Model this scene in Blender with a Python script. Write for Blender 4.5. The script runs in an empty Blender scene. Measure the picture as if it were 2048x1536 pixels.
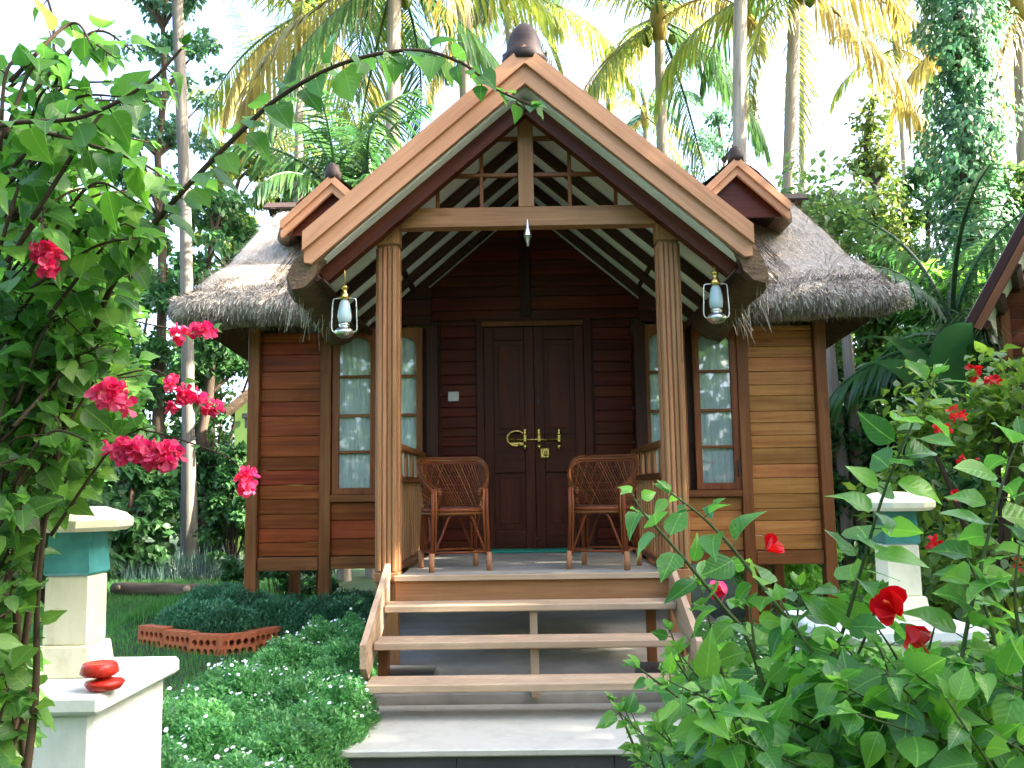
import bpy, math, random
import numpy as np
from mathutils import Vector, Matrix
R = random.Random(11)
rng = np.random.default_rng(11)
rad = math.radians
scn = bpy.context.scene
COL = scn.collection

# ------------------------------------------------------------------ camera
PITCH, YAW, ROLL, EYE, FPX = .115, .0095, -.014, 1.48, 1800.0
CM = Matrix.Rotation(YAW, 3, 'Z') @ Matrix.Rotation(math.pi/2 + PITCH, 3, 'X') @ Matrix.Rotation(ROLL, 3, 'Z')
cd = bpy.data.cameras.new('camera'); cam = bpy.data.objects.new('camera', cd); COL.objects.link(cam)
cd.sensor_width = 36; cd.lens = FPX/2048*36; cd.clip_start = .05; cd.clip_end = 2000
cam.matrix_world = Matrix.Translation((0, 0, EYE)) @ CM.to_4x4()
scn.camera = cam
def P(px, py, d):
    """world point seen at photo pixel (px, py), d metres ahead"""
    v = CM @ Vector(((px-1024)/FPX, (768-py)/FPX, -1)); v = v*(d/v.y)
    return Vector((v.x, v.y, v.z + EYE))

# ------------------------------------------------------------------ materials
MATS = {}
def newmat(name):
    m = bpy.data.materials.new(name); m.use_nodes = True; MATS[name] = m
    nt = m.node_tree; b = nt.nodes['Principled BSDF']
    return m, nt, b
def N(nt, t, **kw):
    n = nt.nodes.new(t)
    for k, v in kw.items():
        if k in n.inputs: n.inputs[k].default_value = v
        else: setattr(n, k, v)
    return n
def ramp(nt, fac, stops):
    r = N(nt, 'ShaderNodeValToRGB'); e = r.color_ramp.elements
    while len(e) < len(stops): e.new(.5)
    for el, (p, c) in zip(e, stops): el.position = p; el.color = (*c, 1)
    nt.links.new(fac, r.inputs[0]); return r.outputs[0]
def mixc(nt, fac, a, b, mode='MIX'):
    m = N(nt, 'ShaderNodeMix', data_type='RGBA', blend_type=mode)
    for sock, v in ((m.inputs[0], fac), (m.inputs[6], a), (m.inputs[7], b)):
        if isinstance(v, (int, float)): sock.default_value = v
        elif isinstance(v, tuple): sock.default_value = (*v, 1)
        else: nt.links.new(v, sock)
    return m.outputs[2]
def mapr(nt, v, a, b, c, d):
    m = N(nt, 'ShaderNodeMapRange'); nt.links.new(v, m.inputs[0])
    for i, x in enumerate((a, b, c, d)): m.inputs[i+1].default_value = x
    return m.outputs[0]
def island(nt): return N(nt, 'ShaderNodeNewGeometry').outputs['Random Per Island']
def objco(nt): return N(nt, 'ShaderNodeTexCoord').outputs['Object']
def noise(nt, vec, scale, detail=4, rough=.55, sc3=None):
    if sc3:
        mp = N(nt, 'ShaderNodeMapping'); mp.inputs['Scale'].default_value = sc3
        nt.links.new(vec, mp.inputs[0]); vec = mp.outputs[0]
    n = N(nt, 'ShaderNodeTexNoise', Scale=scale, Detail=detail, Roughness=rough)
    nt.links.new(vec, n.inputs['Vector']); return n.outputs['Fac']
def bump(nt, b, h, strength, dist=.01):
    n = N(nt, 'ShaderNodeBump', Strength=strength, Distance=dist)
    nt.links.new(h, n.inputs['Height']); nt.links.new(n.outputs[0], b.inputs['Normal'])

def wood(name, dark, mid, light, rough=.42, var=.5, gscale=1.0, weather=None, spec=.16):
    """grain follows the board: the 'gc' attribute holds its own lengthwise coordinates"""
    m, nt, b = newmat(name)
    gc = N(nt, 'ShaderNodeAttribute', attribute_name='gc').outputs['Vector']
    g1 = noise(nt, gc, 1, 6, .62, (1.6*gscale, 42*gscale, 42*gscale))
    g2 = noise(nt, gc, 1, 3, .5, (.9*gscale, 9*gscale, 9*gscale))
    f = N(nt, 'ShaderNodeMath', operation='ADD'); f.inputs[1].default_value = 0
    nt.links.new(mapr(nt, g1, .25, .75, 0, .62), f.inputs[0]); nt.links.new(mapr(nt, g2, .3, .7, 0, .38), f.inputs[1])
    c = ramp(nt, f.outputs[0], ((0, dark), (.5, mid), (1, light)))
    isl = island(nt)
    hs = N(nt, 'ShaderNodeHueSaturation'); nt.links.new(c, hs.inputs['Color'])
    nt.links.new(mapr(nt, isl, 0, 1, 1-.55*var, 1+.5*var), hs.inputs['Value'])
    wn = N(nt, 'ShaderNodeTexWhiteNoise', noise_dimensions='1D'); nt.links.new(isl, wn.inputs['W'])
    nt.links.new(mapr(nt, wn.outputs[0], 0, 1, .5-.016*var, .5+.02*var), hs.inputs['Hue'])
    c = hs.outputs[0]
    kn = N(nt, 'ShaderNodeTexVoronoi', Scale=1.0); mpk = N(nt, 'ShaderNodeMapping'); mpk.inputs['Scale'].default_value = (1.7, 7, 7)
    nt.links.new(gc, mpk.inputs[0]); nt.links.new(mpk.outputs[0], kn.inputs['Vector'])
    c = mixc(nt, mapr(nt, kn.outputs['Distance'], .05, .16, .6, 0), c, dark)
    st_ = noise(nt, objco(nt), 1.8, 7, .68, (1.2, 1.2, .6)); c = mixc(nt, mapr(nt, st_, .5, .72, 0, .4), c, tuple(x*.55 for x in mid))
    if weather:
        w = mapr(nt, noise(nt, objco(nt), 2.6, 6, .7), .42, .68, 0, weather[1])
        c = mixc(nt, w, c, weather[0])
    nt.links.new(c, b.inputs['Base Color'])
    nt.links.new(mapr(nt, g1, .2, .8, rough-.1, rough+.18), b.inputs['Roughness'])
    b.inputs['Specular IOR Level'].default_value = spec
    bump(nt, b, g1, .25, .003)
    return m
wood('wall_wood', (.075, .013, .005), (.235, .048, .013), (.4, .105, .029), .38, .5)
wood('shaded_recess_wood', (.034, .006, .003), (.1, .017, .0065), (.175, .037, .011), .38, .45)  # darker version of the wall boards, with the porch shade put into the colour
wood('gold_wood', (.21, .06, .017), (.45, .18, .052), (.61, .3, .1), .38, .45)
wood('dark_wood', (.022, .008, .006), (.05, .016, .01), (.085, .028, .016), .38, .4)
wood('door_wood', (.03, .007, .004), (.08, .018, .008), (.125, .032, .013), .36, .25)
wood('frame_wood', (.09, .028, .011), (.22, .075, .028), (.33, .13, .05), .38, .35)
wood('post_wood', (.2, .082, .036), (.37, .172, .078), (.48, .25, .122), .42, .4)
wood('barge_wood', (.36, .16, .078), (.51, .26, .132), (.6, .34, .185), .45, .3)
wood('tread_wood', (.29, .185, .115), (.46, .325, .21), (.58, .44, .3), .5, .25, 1, ((.3, .24, .18), .5))
wood('floor_wood', (.2, .18, .145), (.36, .33, .27), (.5, .46, .39), .5, .3, 1, ((.22, .22, .2), .8))
wood('rafter_wood', (.026, .012, .009), (.055, .024, .015), (.09, .04, .024), .45, .3)
wood('cane', (.07, .019, .007), (.18, .052, .016), (.34, .12, .038), .28, .8, 2)
wood('bark_log', (.06, .045, .034), (.15, .11, .08), (.26, .2, .15), .85, .3, 2)
wood('bark_palm', (.12, .1, .08), (.27, .235, .19), (.42, .38, .31), .85, .2, 1)
wood('bark_grey', (.07, .062, .052), (.16, .145, .122), (.27, .25, .215), .85, .2, 1)
wood('bark_dark', (.035, .024, .017), (.08, .058, .04), (.15, .11, .08), .85, .3, 1)
wood('stem_green', (.035, .055, .018), (.07, .1, .035), (.11, .14, .06), .6, .3, 2)
wood('stem_brown', (.03, .02, .014), (.07, .046, .03), (.12, .085, .055), .8, .3, 2)
wood('roof_dark', (.02, .013, .011), (.045, .03, .025), (.085, .058, .048), .5, .3)

def plain(name, col, rough=.5, var=.12, nscale=6, metal=0, bstr=.12, **kw):
    m, nt, b = newmat(name)
    o = objco(nt); n = noise(nt, o, nscale, 7, .62)
    lo = tuple(x*(1-var) for x in col); hi = tuple(min(1, x*(1+var*.6)) for x in col)
    c = ramp(nt, mapr(nt, n, .3, .7, 0, 1), ((0, lo), (1, hi)))
    nt.links.new(c, b.inputs['Base Color']); b.inputs['Metallic'].default_value = metal
    nt.links.new(mapr(nt, n, .3, .7, max(.03, rough-.08), rough+.1), b.inputs['Roughness'])
    if bstr: bump(nt, b, noise(nt, o, nscale*9, 5, .6), bstr, .002)
    for k, v in kw.items(): b.inputs[k].default_value = v
    return m
plain('soffit', (.84, .85, .81), .6, .1, 3)
def stained(name, col, stain, rough=.6):
    m, nt, b = newmat(name); o = objco(nt)
    a = noise(nt, o, 3.5, 8, .68); s = noise(nt, o, 1, 6, .6, (14, 14, 2.2))
    f = N(nt, 'ShaderNodeMath', operation='MULTIPLY')
    nt.links.new(mapr(nt, a, .42, .72, 0, 1), f.inputs[0]); nt.links.new(mapr(nt, s, .4, .72, .1, 1), f.inputs[1])
    nt.links.new(mixc(nt, f.outputs[0], col, stain), b.inputs['Base Color'])
    nt.links.new(mapr(nt, a, .3, .7, rough-.1, rough+.15), b.inputs['Roughness'])
    bump(nt, b, noise(nt, o, 60, 6, .6), .2, .003)
stained('white_paint', (.8, .82, .79), (.42, .46, .36))
stained('cream_paint', (.76, .72, .52), (.42, .38, .22))
plain('green_glass', (.07, .29, .29), .16, .3, 9, bstr=.05)
plain('dark_green_glass', (.04, .22, .18), .14, .3, 9, bstr=.05)
plain('red_plastic', (.55, .03, .018), .3, .2, 12)
plain('brass', (.75, .52, .16), .28, .2, 30, 1, .05)
plain('tin', (.62, .62, .56), .3, .2, 30, 1, .05)
plain('globe', (.4, .52, .53), .12, .08, 10, bstr=0)
plain('white_plastic', (.82, .82, .8), .4, .05)
plain('mat_green', (.02, .3, .2), .9, .3, 60, bstr=.5)
plain('curtain', (.82, .87, .85), .8, .06, 5)
plain('stone', (.17, .15, .135), .85, .4, 5, bstr=.8)
plain('concrete', (.36, .33, .275), .8, .3, 3, bstr=.5)
plain('dark_tile', (.06, .062, .064), .35, .2, 3)
plain('terracotta', (.5, .13, .045), .75, .35, 14, bstr=.4)
plain('lime_wall', (.15, .26, .055), .7, .2, 3)
plain('seat_pad', (.12, .04, .018), .5, .3, 20)
plain('void', (.012, .01, .009), .9, .2)
plain('cut_wood', (.5, .36, .22), .7, .3, 30)
plain('metal_dark', (.03, .03, .03), .5, .2)
stained('slab_tile', (.5, .49, .42), (.33, .32, .26), .42)

m, nt, b = newmat('glass'); out = nt.nodes['Material Output']
gl = N(nt, 'ShaderNodeBsdfGlossy', Roughness=.02); tr = N(nt, 'ShaderNodeBsdfTransparent'); tr.inputs[0].default_value = (.94, .97, .96, 1)
fr = N(nt, 'ShaderNodeFresnel', IOR=1.5); mx = N(nt, 'ShaderNodeMixShader')
nt.links.new(mapr(nt, fr.outputs[0], 0, 1, .05, 1), mx.inputs[0]); nt.links.new(tr.outputs[0], mx.inputs[1]); nt.links.new(gl.outputs[0], mx.inputs[2])
nt.links.new(mx.outputs[0], out.inputs[0])

def thatch(name, cols, sc3):
    m, nt, b = newmat(name); o = objco(nt)
    n1 = noise(nt, o, 1, 8, .72, sc3); n2 = noise(nt, o, 1.1, 5, .6); n3 = noise(nt, o, 34, 4, .7)
    c = ramp(nt, mapr(nt, n1, .3, .7, 0, 1), ((0, cols[0]), (.5, cols[1]), (1, cols[2])))
    c = mixc(nt, mapr(nt, n2, .45, .7, 0, .6), c, cols[3])
    nt.links.new(c, b.inputs['Base Color']); b.inputs['Roughness'].default_value = .9
    mm = N(nt, 'ShaderNodeMath', operation='ADD'); nt.links.new(n1, mm.inputs[0]); nt.links.new(n3, mm.inputs[1])
    bump(nt, b, mm.outputs[0], .9, .03)
TC = ((.24, .2, .155), (.5, .44, .36), (.66, .61, .53), (.47, .35, .22))
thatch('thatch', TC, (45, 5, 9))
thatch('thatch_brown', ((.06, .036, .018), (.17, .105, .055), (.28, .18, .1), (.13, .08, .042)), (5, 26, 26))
def straw(name, a, b2, c2):
    m, nt, b = newmat(name)
    nt.links.new(ramp(nt, island(nt), ((0, a), (.55, b2), (1, c2))), b.inputs['Base Color']); b.inputs['Roughness'].default_value = .8
straw('straw', (.22, .18, .135), (.52, .465, .38), (.74, .69, .6))
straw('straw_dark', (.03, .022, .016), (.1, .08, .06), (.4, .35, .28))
straw('straw_brown', (.05, .03, .016), (.13, .08, .042), (.28, .19, .11))

def leafmat(name, a, b2, c2, trans=.35, tcol=None, rough=.42, vein=False, spec=.5):
    m, nt, b = newmat(name); out = nt.nodes['Material Output']
    isl = island(nt)
    c = ramp(nt, isl, ((0, a), (.5, b2), (1, c2)))
    pn = noise(nt, objco(nt), 2.2, 3, .6)
    hs = N(nt, 'ShaderNodeHueSaturation'); nt.links.new(c, hs.inputs['Color'])
    nt.links.new(mapr(nt, pn, .3, .7, .7, 1.3), hs.inputs['Value']); c = hs.outputs[0]
    bf = N(nt, 'ShaderNodeNewGeometry').outputs['Backfacing']
    c = mixc(nt, mapr(nt, bf, 0, 1, 0, .3), c, tuple(min(1, 1.2*x+.05) for x in b2))
    if vein:
        c = mixc(nt, mapr(nt, noise(nt, objco(nt), 55, 4, .6), .58, .8, 0, .35), c, tuple(min(1, x*1.6+.02) for x in c2))
        lv = N(nt, 'ShaderNodeAttribute', attribute_name='lv').outputs['Vector']
        sp = N(nt, 'ShaderNodeSeparateXYZ'); nt.links.new(lv, sp.inputs[0])
        ab = N(nt, 'ShaderNodeMath', operation='ABSOLUTE'); nt.links.new(sp.outputs[0], ab.inputs[0])
        mid = mapr(nt, ab.outputs[0], 0, .02, .4, 0)
        c = mixc(nt, mid, c, tuple(min(1, 1.9*x+.03) for x in c2))
        s = N(nt, 'ShaderNodeMath', operation='SUBTRACT'); nt.links.new(sp.outputs[1], s.inputs[0]); nt.links.new(ab.outputs[0], s.inputs[1])
        si = N(nt, 'ShaderNodeMath', operation='SINE'); sm = N(nt, 'ShaderNodeMath', operation='MULTIPLY'); sm.inputs[1].default_value = 46
        nt.links.new(s.outputs[0], sm.inputs[0]); nt.links.new(sm.outputs[0], si.inputs[0])
        bump(nt, b, si.outputs[0], .12, .003)
    nt.links.new(c, b.inputs['Base Color']); b.inputs['Roughness'].default_value = rough
    b.inputs['Specular IOR Level'].default_value = spec
    t = N(nt, 'ShaderNodeBsdfTranslucent')
    if tcol: t.inputs[0].default_value = (*tcol, 1)
    else:
        tc = N(nt, 'ShaderNodeHueSaturation', Saturation=1.1, Value=1.7); nt.links.new(c, tc.inputs['Color']); nt.links.new(tc.outputs[0], t.inputs[0])
    x = N(nt, 'ShaderNodeMixShader'); x.inputs[0].default_value = trans
    nt.links.new(b.outputs[0], x.inputs[1]); nt.links.new(t.outputs[0], x.inputs[2]); nt.links.new(x.outputs[0], out.inputs[0])
leafmat('leaf_vine', (.042, .13, .024), (.09, .23, .038), (.175, .34, .055), .5, vein=True, rough=.38)
leafmat('leaf_shrub', (.045, .155, .028), (.1, .27, .042), (.21, .41, .065), .48, vein=True, rough=.32)
leafmat('leaf_hedge', (.024, .08, .024), (.05, .145, .04), (.09, .21, .06), .34, rough=.42)
leafmat('leaf_tree', (.035, .085, .022), (.07, .145, .034), (.13, .205, .05), .42)
leafmat('leaf_teal', (.03, .095, .045), (.062, .155, .072), (.12, .225, .11), .42)
leafmat('leaf_olive', (.05, .09, .02), (.1, .15, .03), (.2, .23, .05), .45)
leafmat('leaf_yellow', (.12, .14, .02), (.25, .24, .035), (.36, .33, .06), .45)
leafmat('leaf_croton', (.06, .13, .02), (.12, .22, .03), (.22, .31, .045), .4, rough=.4)
leafmat('palm_green', (.02, .065, .022), (.045, .11, .03), (.09, .165, .04), .38, rough=.32)
leafmat('palm_yellow', (.09, .14, .022), (.18, .215, .036), (.3, .29, .06), .45, rough=.35)
leafmat('palm_orange', (.18, .14, .035), (.28, .22, .06), (.38, .31, .1), .4)
leafmat('leaf_banana', (.018, .075, .02), (.035, .12, .03), (.06, .16, .04), .3, rough=.28)
leafmat('blade_lawn', (.035, .135, .026), (.07, .23, .042), (.12, .31, .06), .3, rough=.5)
leafmat('blade_cover', (.05, .18, .055), (.105, .31, .09), (.2, .43, .135), .35, rough=.48)
leafmat('blade_teal', (.03, .115, .05), (.06, .2, .088), (.11, .29, .14), .25, rough=.45)
leafmat('blade_mondo', (.022, .06, .045), (.045, .1, .076), (.1, .17, .14), .2, rough=.4)
leafmat('bract_pink', (.6, .035, .12), (.76, .065, .19), (.85, .17, .31), .4, rough=.5)
leafmat('petal_red', (.45, .006, .01), (.62, .013, .02), (.72, .04, .04), .35, rough=.45)
leafmat('petal_orange', (.5, .05, .015), (.62, .09, .02), (.68, .14, .03), .35, rough=.5)
leafmat('petal_white', (.75, .76, .76), (.82, .83, .84), (.85, .86, .88), .3, rough=.5)

m, nt, b = newmat('soil_grass'); o = objco(nt)
c = ramp(nt, mapr(nt, noise(nt, o, 1.4, 8, .65), .3, .7, 0, 1), ((0, (.022, .03, .012)), (.5, (.025, .06, .016)), (1, (.035, .085, .022))))
nt.links.new(c, b.inputs['Base Color']); b.inputs['Roughness'].default_value = .95
bump(nt, b, noise(nt, o, 40, 6, .7), .8, .02)

# ------------------------------------------------------------------ objects
def link(name, me, parent=None, loc=None):
    o = bpy.data.objects.new(name, me); COL.objects.link(o)
    if loc: o.location = loc
    if parent:
        o.parent = parent; w = Vector(); q = parent
        while q: w += q.location; q = q.parent
        o.location = Vector(o.location) - w
    return o
def tag(o, label=None, cat=None, group=None, kind=None):
    if label: o['label'] = label
    if cat: o['category'] = cat
    if group: o['group'] = group
    if kind: o['kind'] = kind
    return o
def thing(name, label, cat, loc=(0, 0, 0), group=None, rz=0):
    o = link(name, None, None, loc); o.rotation_euler.z = rz; o.empty_display_size = .1
    return tag(o, label, cat, group)

class MB:
    """mesh builder: vertices, faces and the lengthwise grain coordinates of each piece"""
    def __init__(s): s.v = []; s.f = []; s.g = []; s.sm = []
    def add(s, vs, fs, gs=None, smooth=False):
        n = len(s.v); s.v += [tuple(v) for v in vs]; s.f += [[i+n for i in f] for f in fs]; s.sm += [smooth]*len(fs)
        off = Vector((R.uniform(0, 60), R.uniform(0, 60), R.uniform(0, 60)))
        s.g += [tuple(Vector(g)+off) for g in (gs or vs)]
    def beam(s, p0, p1, w, h, up=(0, 0, 1), ch=.004, roll=0):
        """chamfered board from p0 to p1; w across, h along up"""
        p0, p1 = Vector(p0), Vector(p1); d = p1-p0; L = d.length; d.normalize()
        u = Vector(up); x = d.cross(u)
        if x.length < 1e-4: x = d.cross(Vector((0, 1, 0)))
        x.normalize(); z = x.cross(d).normalized()
        ch = min(ch, w*.3, h*.3); vs = []; gs = []; idx = {}
        for sx in (0, 1):
            for sy in (-1, 1):
                for sz in (-1, 1):
                    for ax in range(3):
                        lx = L*sx; ly = sy*w/2; lz = sz*h/2
                        if ax != 0: lx += ch*(1 if sx == 0 else -1)
                        if ax != 1: ly -= sy*ch
                        if ax != 2: lz -= sz*ch
                        idx[(sx, sy, sz, ax)] = len(vs)
                        vs.append(p0 + d*lx + x*ly + z*lz); gs.append((lx, ly, lz))
        fs = []; I = lambda a, b, c, ax: idx[(a, b, c, ax)]
        for sx in (0, 1): fs.append([I(sx, -1, -1, 0), I(sx, 1, -1, 0), I(sx, 1, 1, 0), I(sx, -1, 1, 0)])
        for sy in (-1, 1): fs.append([I(0, sy, -1, 1), I(1, sy, -1, 1), I(1, sy, 1, 1), I(0, sy, 1, 1)])
        for sz in (-1, 1): fs.append([I(0, -1, sz, 2), I(1, -1, sz, 2), I(1, 1, sz, 2), I(0, 1, sz, 2)])
        for a in (-1, 1):
            for c in (-1, 1):
                fs.append([I(0, a, c, 1), I(1, a, c, 1), I(1, a, c, 2), I(0, a, c, 2)])
                q = 0 if a < 0 else 1
                fs.append([I(q, -1, c, 0), I(q, 1, c, 0), I(q, 1, c, 2), I(q, -1, c, 2)])
                fs.append([I(q, c, -1, 0), I(q, c, 1, 0), I(q, c, 1, 1), I(q, c, -1, 1)])
        for sx in (0, 1):
            for sy in (-1, 1):
                for sz in (-1, 1): fs.append([I(sx, sy, sz, 0), I(sx, sy, sz, 1), I(sx, sy, sz, 2)])
        s.add(vs, fs, gs); return s
    def box(s, c, sx, sy, sz, ch=.004, grain='x'):
        c = Vector(c)
        if grain == 'x': return s.beam(c-Vector((sx/2, 0, 0)), c+Vector((sx/2, 0, 0)), sy, sz, ch=ch)
        if grain == 'y': return s.beam(c-Vector((0, sy/2, 0)), c+Vector((0, sy/2, 0)), sx, sz, ch=ch)
        return s.beam(c-Vector((0, 0, sz/2)), c+Vector((0, 0, sz/2)), sx, sy, up=(0, 1, 0), ch=ch)
    def bx(s, x0, x1, y0, y1, z0, z1, ch=.004, grain='x'):
        return s.box(((x0+x1)/2, (y0+y1)/2, (z0+z1)/2), x1-x0, y1-y0, z1-z0, ch, grain)
    def tube(s, pts, r, n=6, cap=True, smooth=True):
        pts = [Vector(p) for p in pts]
        if not hasattr(r, '__len__'): r = [r]*len(pts)
        vs = []; gs = []; fs = []; t0 = (pts[1]-pts[0]).normalized()
        x = t0.cross(Vector((0, 0, 1)) if abs(t0.z) < .9 else Vector((0, 1, 0))).normalized(); L = 0
        for i, p in enumerate(pts):
            a = pts[max(0, i-1)]; b = pts[min(len(pts)-1, i+1)]; t = (b-a)
            t = t.normalized() if t.length > 1e-9 else t0
            x = (x - t*x.dot(t)); x = x.normalized() if x.length > 1e-6 else t.orthogonal().normalized()
            y = t.cross(x)
            if i: L += (p-pts[i-1]).length
            for k in range(n):
                an = 2*math.pi*k/n; o = x*math.cos(an)+y*math.sin(an)
                vs.append(p+o*r[i]); gs.append((L, math.cos(an)*r[i], math.sin(an)*r[i]))
        for i in range(len(pts)-1):
            for k in range(n):
                fs.append([i*n+k, i*n+(k+1) % n, (i+1)*n+(k+1) % n, (i+1)*n+k])
        if cap: fs.append(list(range(n))[::-1]); fs.append([(len(pts)-1)*n+k for k in range(n)])
        s.add(vs, fs, gs, smooth); return s
    def lathe(s, prof, c=(0, 0, 0), n=20, smooth=True, rz=0):
        c = Vector(c); vs = []; fs = []
        for (r, z) in prof:
            for k in range(n):
                an = 2*math.pi*k/n+rz; vs.append(c+Vector((r*math.cos(an), r*math.sin(an), z)))
        for i in range(len(prof)-1):
            for k in range(n): fs.append([i*n+k, i*n+(k+1) % n, (i+1)*n+(k+1) % n, (i+1)*n+k])
        fs.append(list(range(n))[::-1]); fs.append([(len(prof)-1)*n+k for k in range(n)])
        s.add(vs, fs, None, smooth); return s
    def prism(s, outline, off, grain=None):
        """outline: 3D polygon; off: extrusion vector"""
        off = Vector(off); o = [Vector(p) for p in outline]; n = len(o)
        vs = o+[p+off for p in o]
        fs = [list(range(n))[::-1], list(range(n, 2*n))]+[[i, (i+1) % n, n+(i+1) % n, n+i] for i in range(n)]
        s.add(vs, fs, [grain(v) for v in vs] if grain else None); return s
    def build(s, name, mat, parent=None, loc=None):
        me = bpy.data.meshes.new(name); me.from_pydata(s.v, [], s.f); me.update()
        import bmesh
        bm = bmesh.new(); bm.from_mesh(me); bmesh.ops.recalc_face_normals(bm, faces=bm.faces); bm.to_mesh(me); bm.free()
        a = me.attributes.new('gc', 'FLOAT_VECTOR', 'POINT'); a.data.foreach_set('vector', np.array(s.g, dtype=np.float32).ravel())
        me.polygons.foreach_set('use_smooth', np.array(s.sm, dtype=bool))
        me.materials.append(MATS[mat]); return link(name, me, parent, loc)

def arr(v): return np.asarray(v, dtype=float)
def nrm(a): return a/np.maximum(np.linalg.norm(a, axis=-1, keepdims=True), 1e-9)
# leaf templates: (verts x=side y=along z=normal, faces)
def tmpl(st, fold=.25, curl=.25):
    v = []; f = []; rows = []
    for (y, w) in st:
        z = -curl*y*y
        if w <= 0: rows.append([len(v)]); v.append((0, y, z))
        else:
            rows.append([len(v), len(v)+1, len(v)+2]); v += [(-w, y, z+fold*w), (0, y, z), (w, y, z+fold*w)]
    for a, b in zip(rows, rows[1:]):
        if len(a) == 1: f += [(a[0], b[1], b[0]), (a[0], b[2], b[1])]
        elif len(b) == 1: f += [(a[0], a[1], b[0]), (a[1], a[2], b[0])]
        else: f += [(a[0], a[1], b[1], b[0]), (a[1], a[2], b[2], b[1])]
    return arr(v), f
T_OVATE = tmpl(((0, 0), (.06, .13), (.22, .3), (.42, .34), (.64, .25), (.84, .11), (1, 0)), .32, .28)
T_HEART = tmpl(((0, 0), (.03, .2), (.16, .37), (.36, .41), (.58, .31), (.8, .14), (1, 0)), .28, .25)
T_LONG = tmpl(((0, 0), (.1, .12), (.3, .22), (.55, .22), (.8, .12), (1, 0)), .3, .35)
T_MID = tmpl(((0, 0), (.3, .3), (.65, .24), (1, 0)), .3, .25)
T_DIA = (arr(((0, 0, 0), (-.3, .45, .07), (.3, .45, .07), (0, 1, -.12))), [(0, 2, 1), (1, 2, 3)])
T_BLADE = (arr(((-.5, 0, 0), (.5, 0, 0), (-.35, .5, .06), (.35, .5, .06), (0, 1, .28))), [(0, 1, 3, 2), (2, 3, 4)])
T_STRAW = (arr(((-.5, 0, 0), (.5, 0, 0), (.3, 1, 0), (-.3, 1, 0))), [(0, 1, 2, 3)])
T_PETAL = tmpl(((0, 0), (.25, .22), (.6, .42), (.88, .36), (1, .12)), .35, -.18)
def scatter(name, pos, dr, up, size, mat, parent=None, t=T_DIA, width=None, jit=.0, lv=False, smooth=True):
    """leaves/blades at pos, along dr, facing up, all in one mesh"""
    pos, dr, up = arr(pos), nrm(arr(dr)), arr(up); n = len(pos)
    size = np.broadcast_to(arr(size), (n,)); width = size if width is None else np.broadcast_to(arr(width), (n,))
    x = nrm(np.cross(dr, up)); z = np.cross(x, dr)
    tv, tf = t; k = len(tv)
    TX = np.repeat(tv[None, :, 0], n, 0); TY = np.repeat(tv[None, :, 1], n, 0); TZ = np.repeat(tv[None, :, 2], n, 0)
    if jit:      # every leaf bends, curls, ripples and varies in width in its own way
        q = lambda a, b2: rng.uniform(a, b2, n)[:, None]
        TZ = TZ*q(-.1, 2.0)+np.abs(TX)*.3*np.sin(TY*q(5, 11)+q(0, 6))*q(0, 1)+TX*q(-.35, .35)*TY
        TX = TX*(1+jit*q(-.5, .5))+q(-.22, .22)*TY**2
    V = (pos[:, None] + x[:, None]*(TX[:, :, None]*width[:, None, None])
         + dr[:, None]*(TY[:, :, None]*size[:, None, None]) + z[:, None]*(TZ[:, :, None]*size[:, None, None]))
    V = V.reshape(-1, 3)
    tot = np.array([len(f) for f in tf]); fl = np.concatenate([np.array(f) for f in tf])
    loops = (fl[None]+(np.arange(n)*k)[:, None]).ravel(); lt = np.tile(tot, n); ls = np.concatenate(([0], np.cumsum(lt)[:-1]))
    me = bpy.data.meshes.new(name)
    me.vertices.add(len(V)); me.vertices.foreach_set('co', V.astype(np.float32).ravel())
    me.loops.add(len(loops)); me.loops.foreach_set('vertex_index', loops.astype(np.int32))
    me.polygons.add(len(lt)); me.polygons.foreach_set('loop_start', ls.astype(np.int32)); me.polygons.foreach_set('loop_total', lt.astype(np.int32))
    me.polygons.foreach_set('use_smooth', np.full(len(lt), smooth))
    if lv:
        a = me.attributes.new('lv', 'FLOAT_VECTOR', 'POINT'); a.data.foreach_set('vector', np.tile(tv, (n, 1)).astype(np.float32).ravel())
    me.update(); me.validate(); me.materials.append(MATS[mat])
    return link(name, me, parent)
def smooth_line(pts, n=8):
    """Catmull-Rom through pts"""
    p = [Vector(q) for q in pts]; p = [p[0]*2-p[1]]+p+[p[-1]*2-p[-2]]; out = []
    for i in range(1, len(p)-2):
        for k in range(n):
            t = k/n; a, b, c, d = p[i-1], p[i], p[i+1], p[i+2]
            out.append(.5*((2*b)+(c-a)*t+(2*a-5*b+4*c-d)*t*t+(3*b-a-3*c+d)*t**3))
    out.append(p[-2]); return out
def fbm(x, y, s=0):
    return (np.sin(x*1.7+s)+np.sin(y*2.3+s*1.7+x*.6)+.6*np.sin(x*4.1-y*3.3+s)+.4*np.sin(x*7.3+y*8.1+2*s))/3
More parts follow.
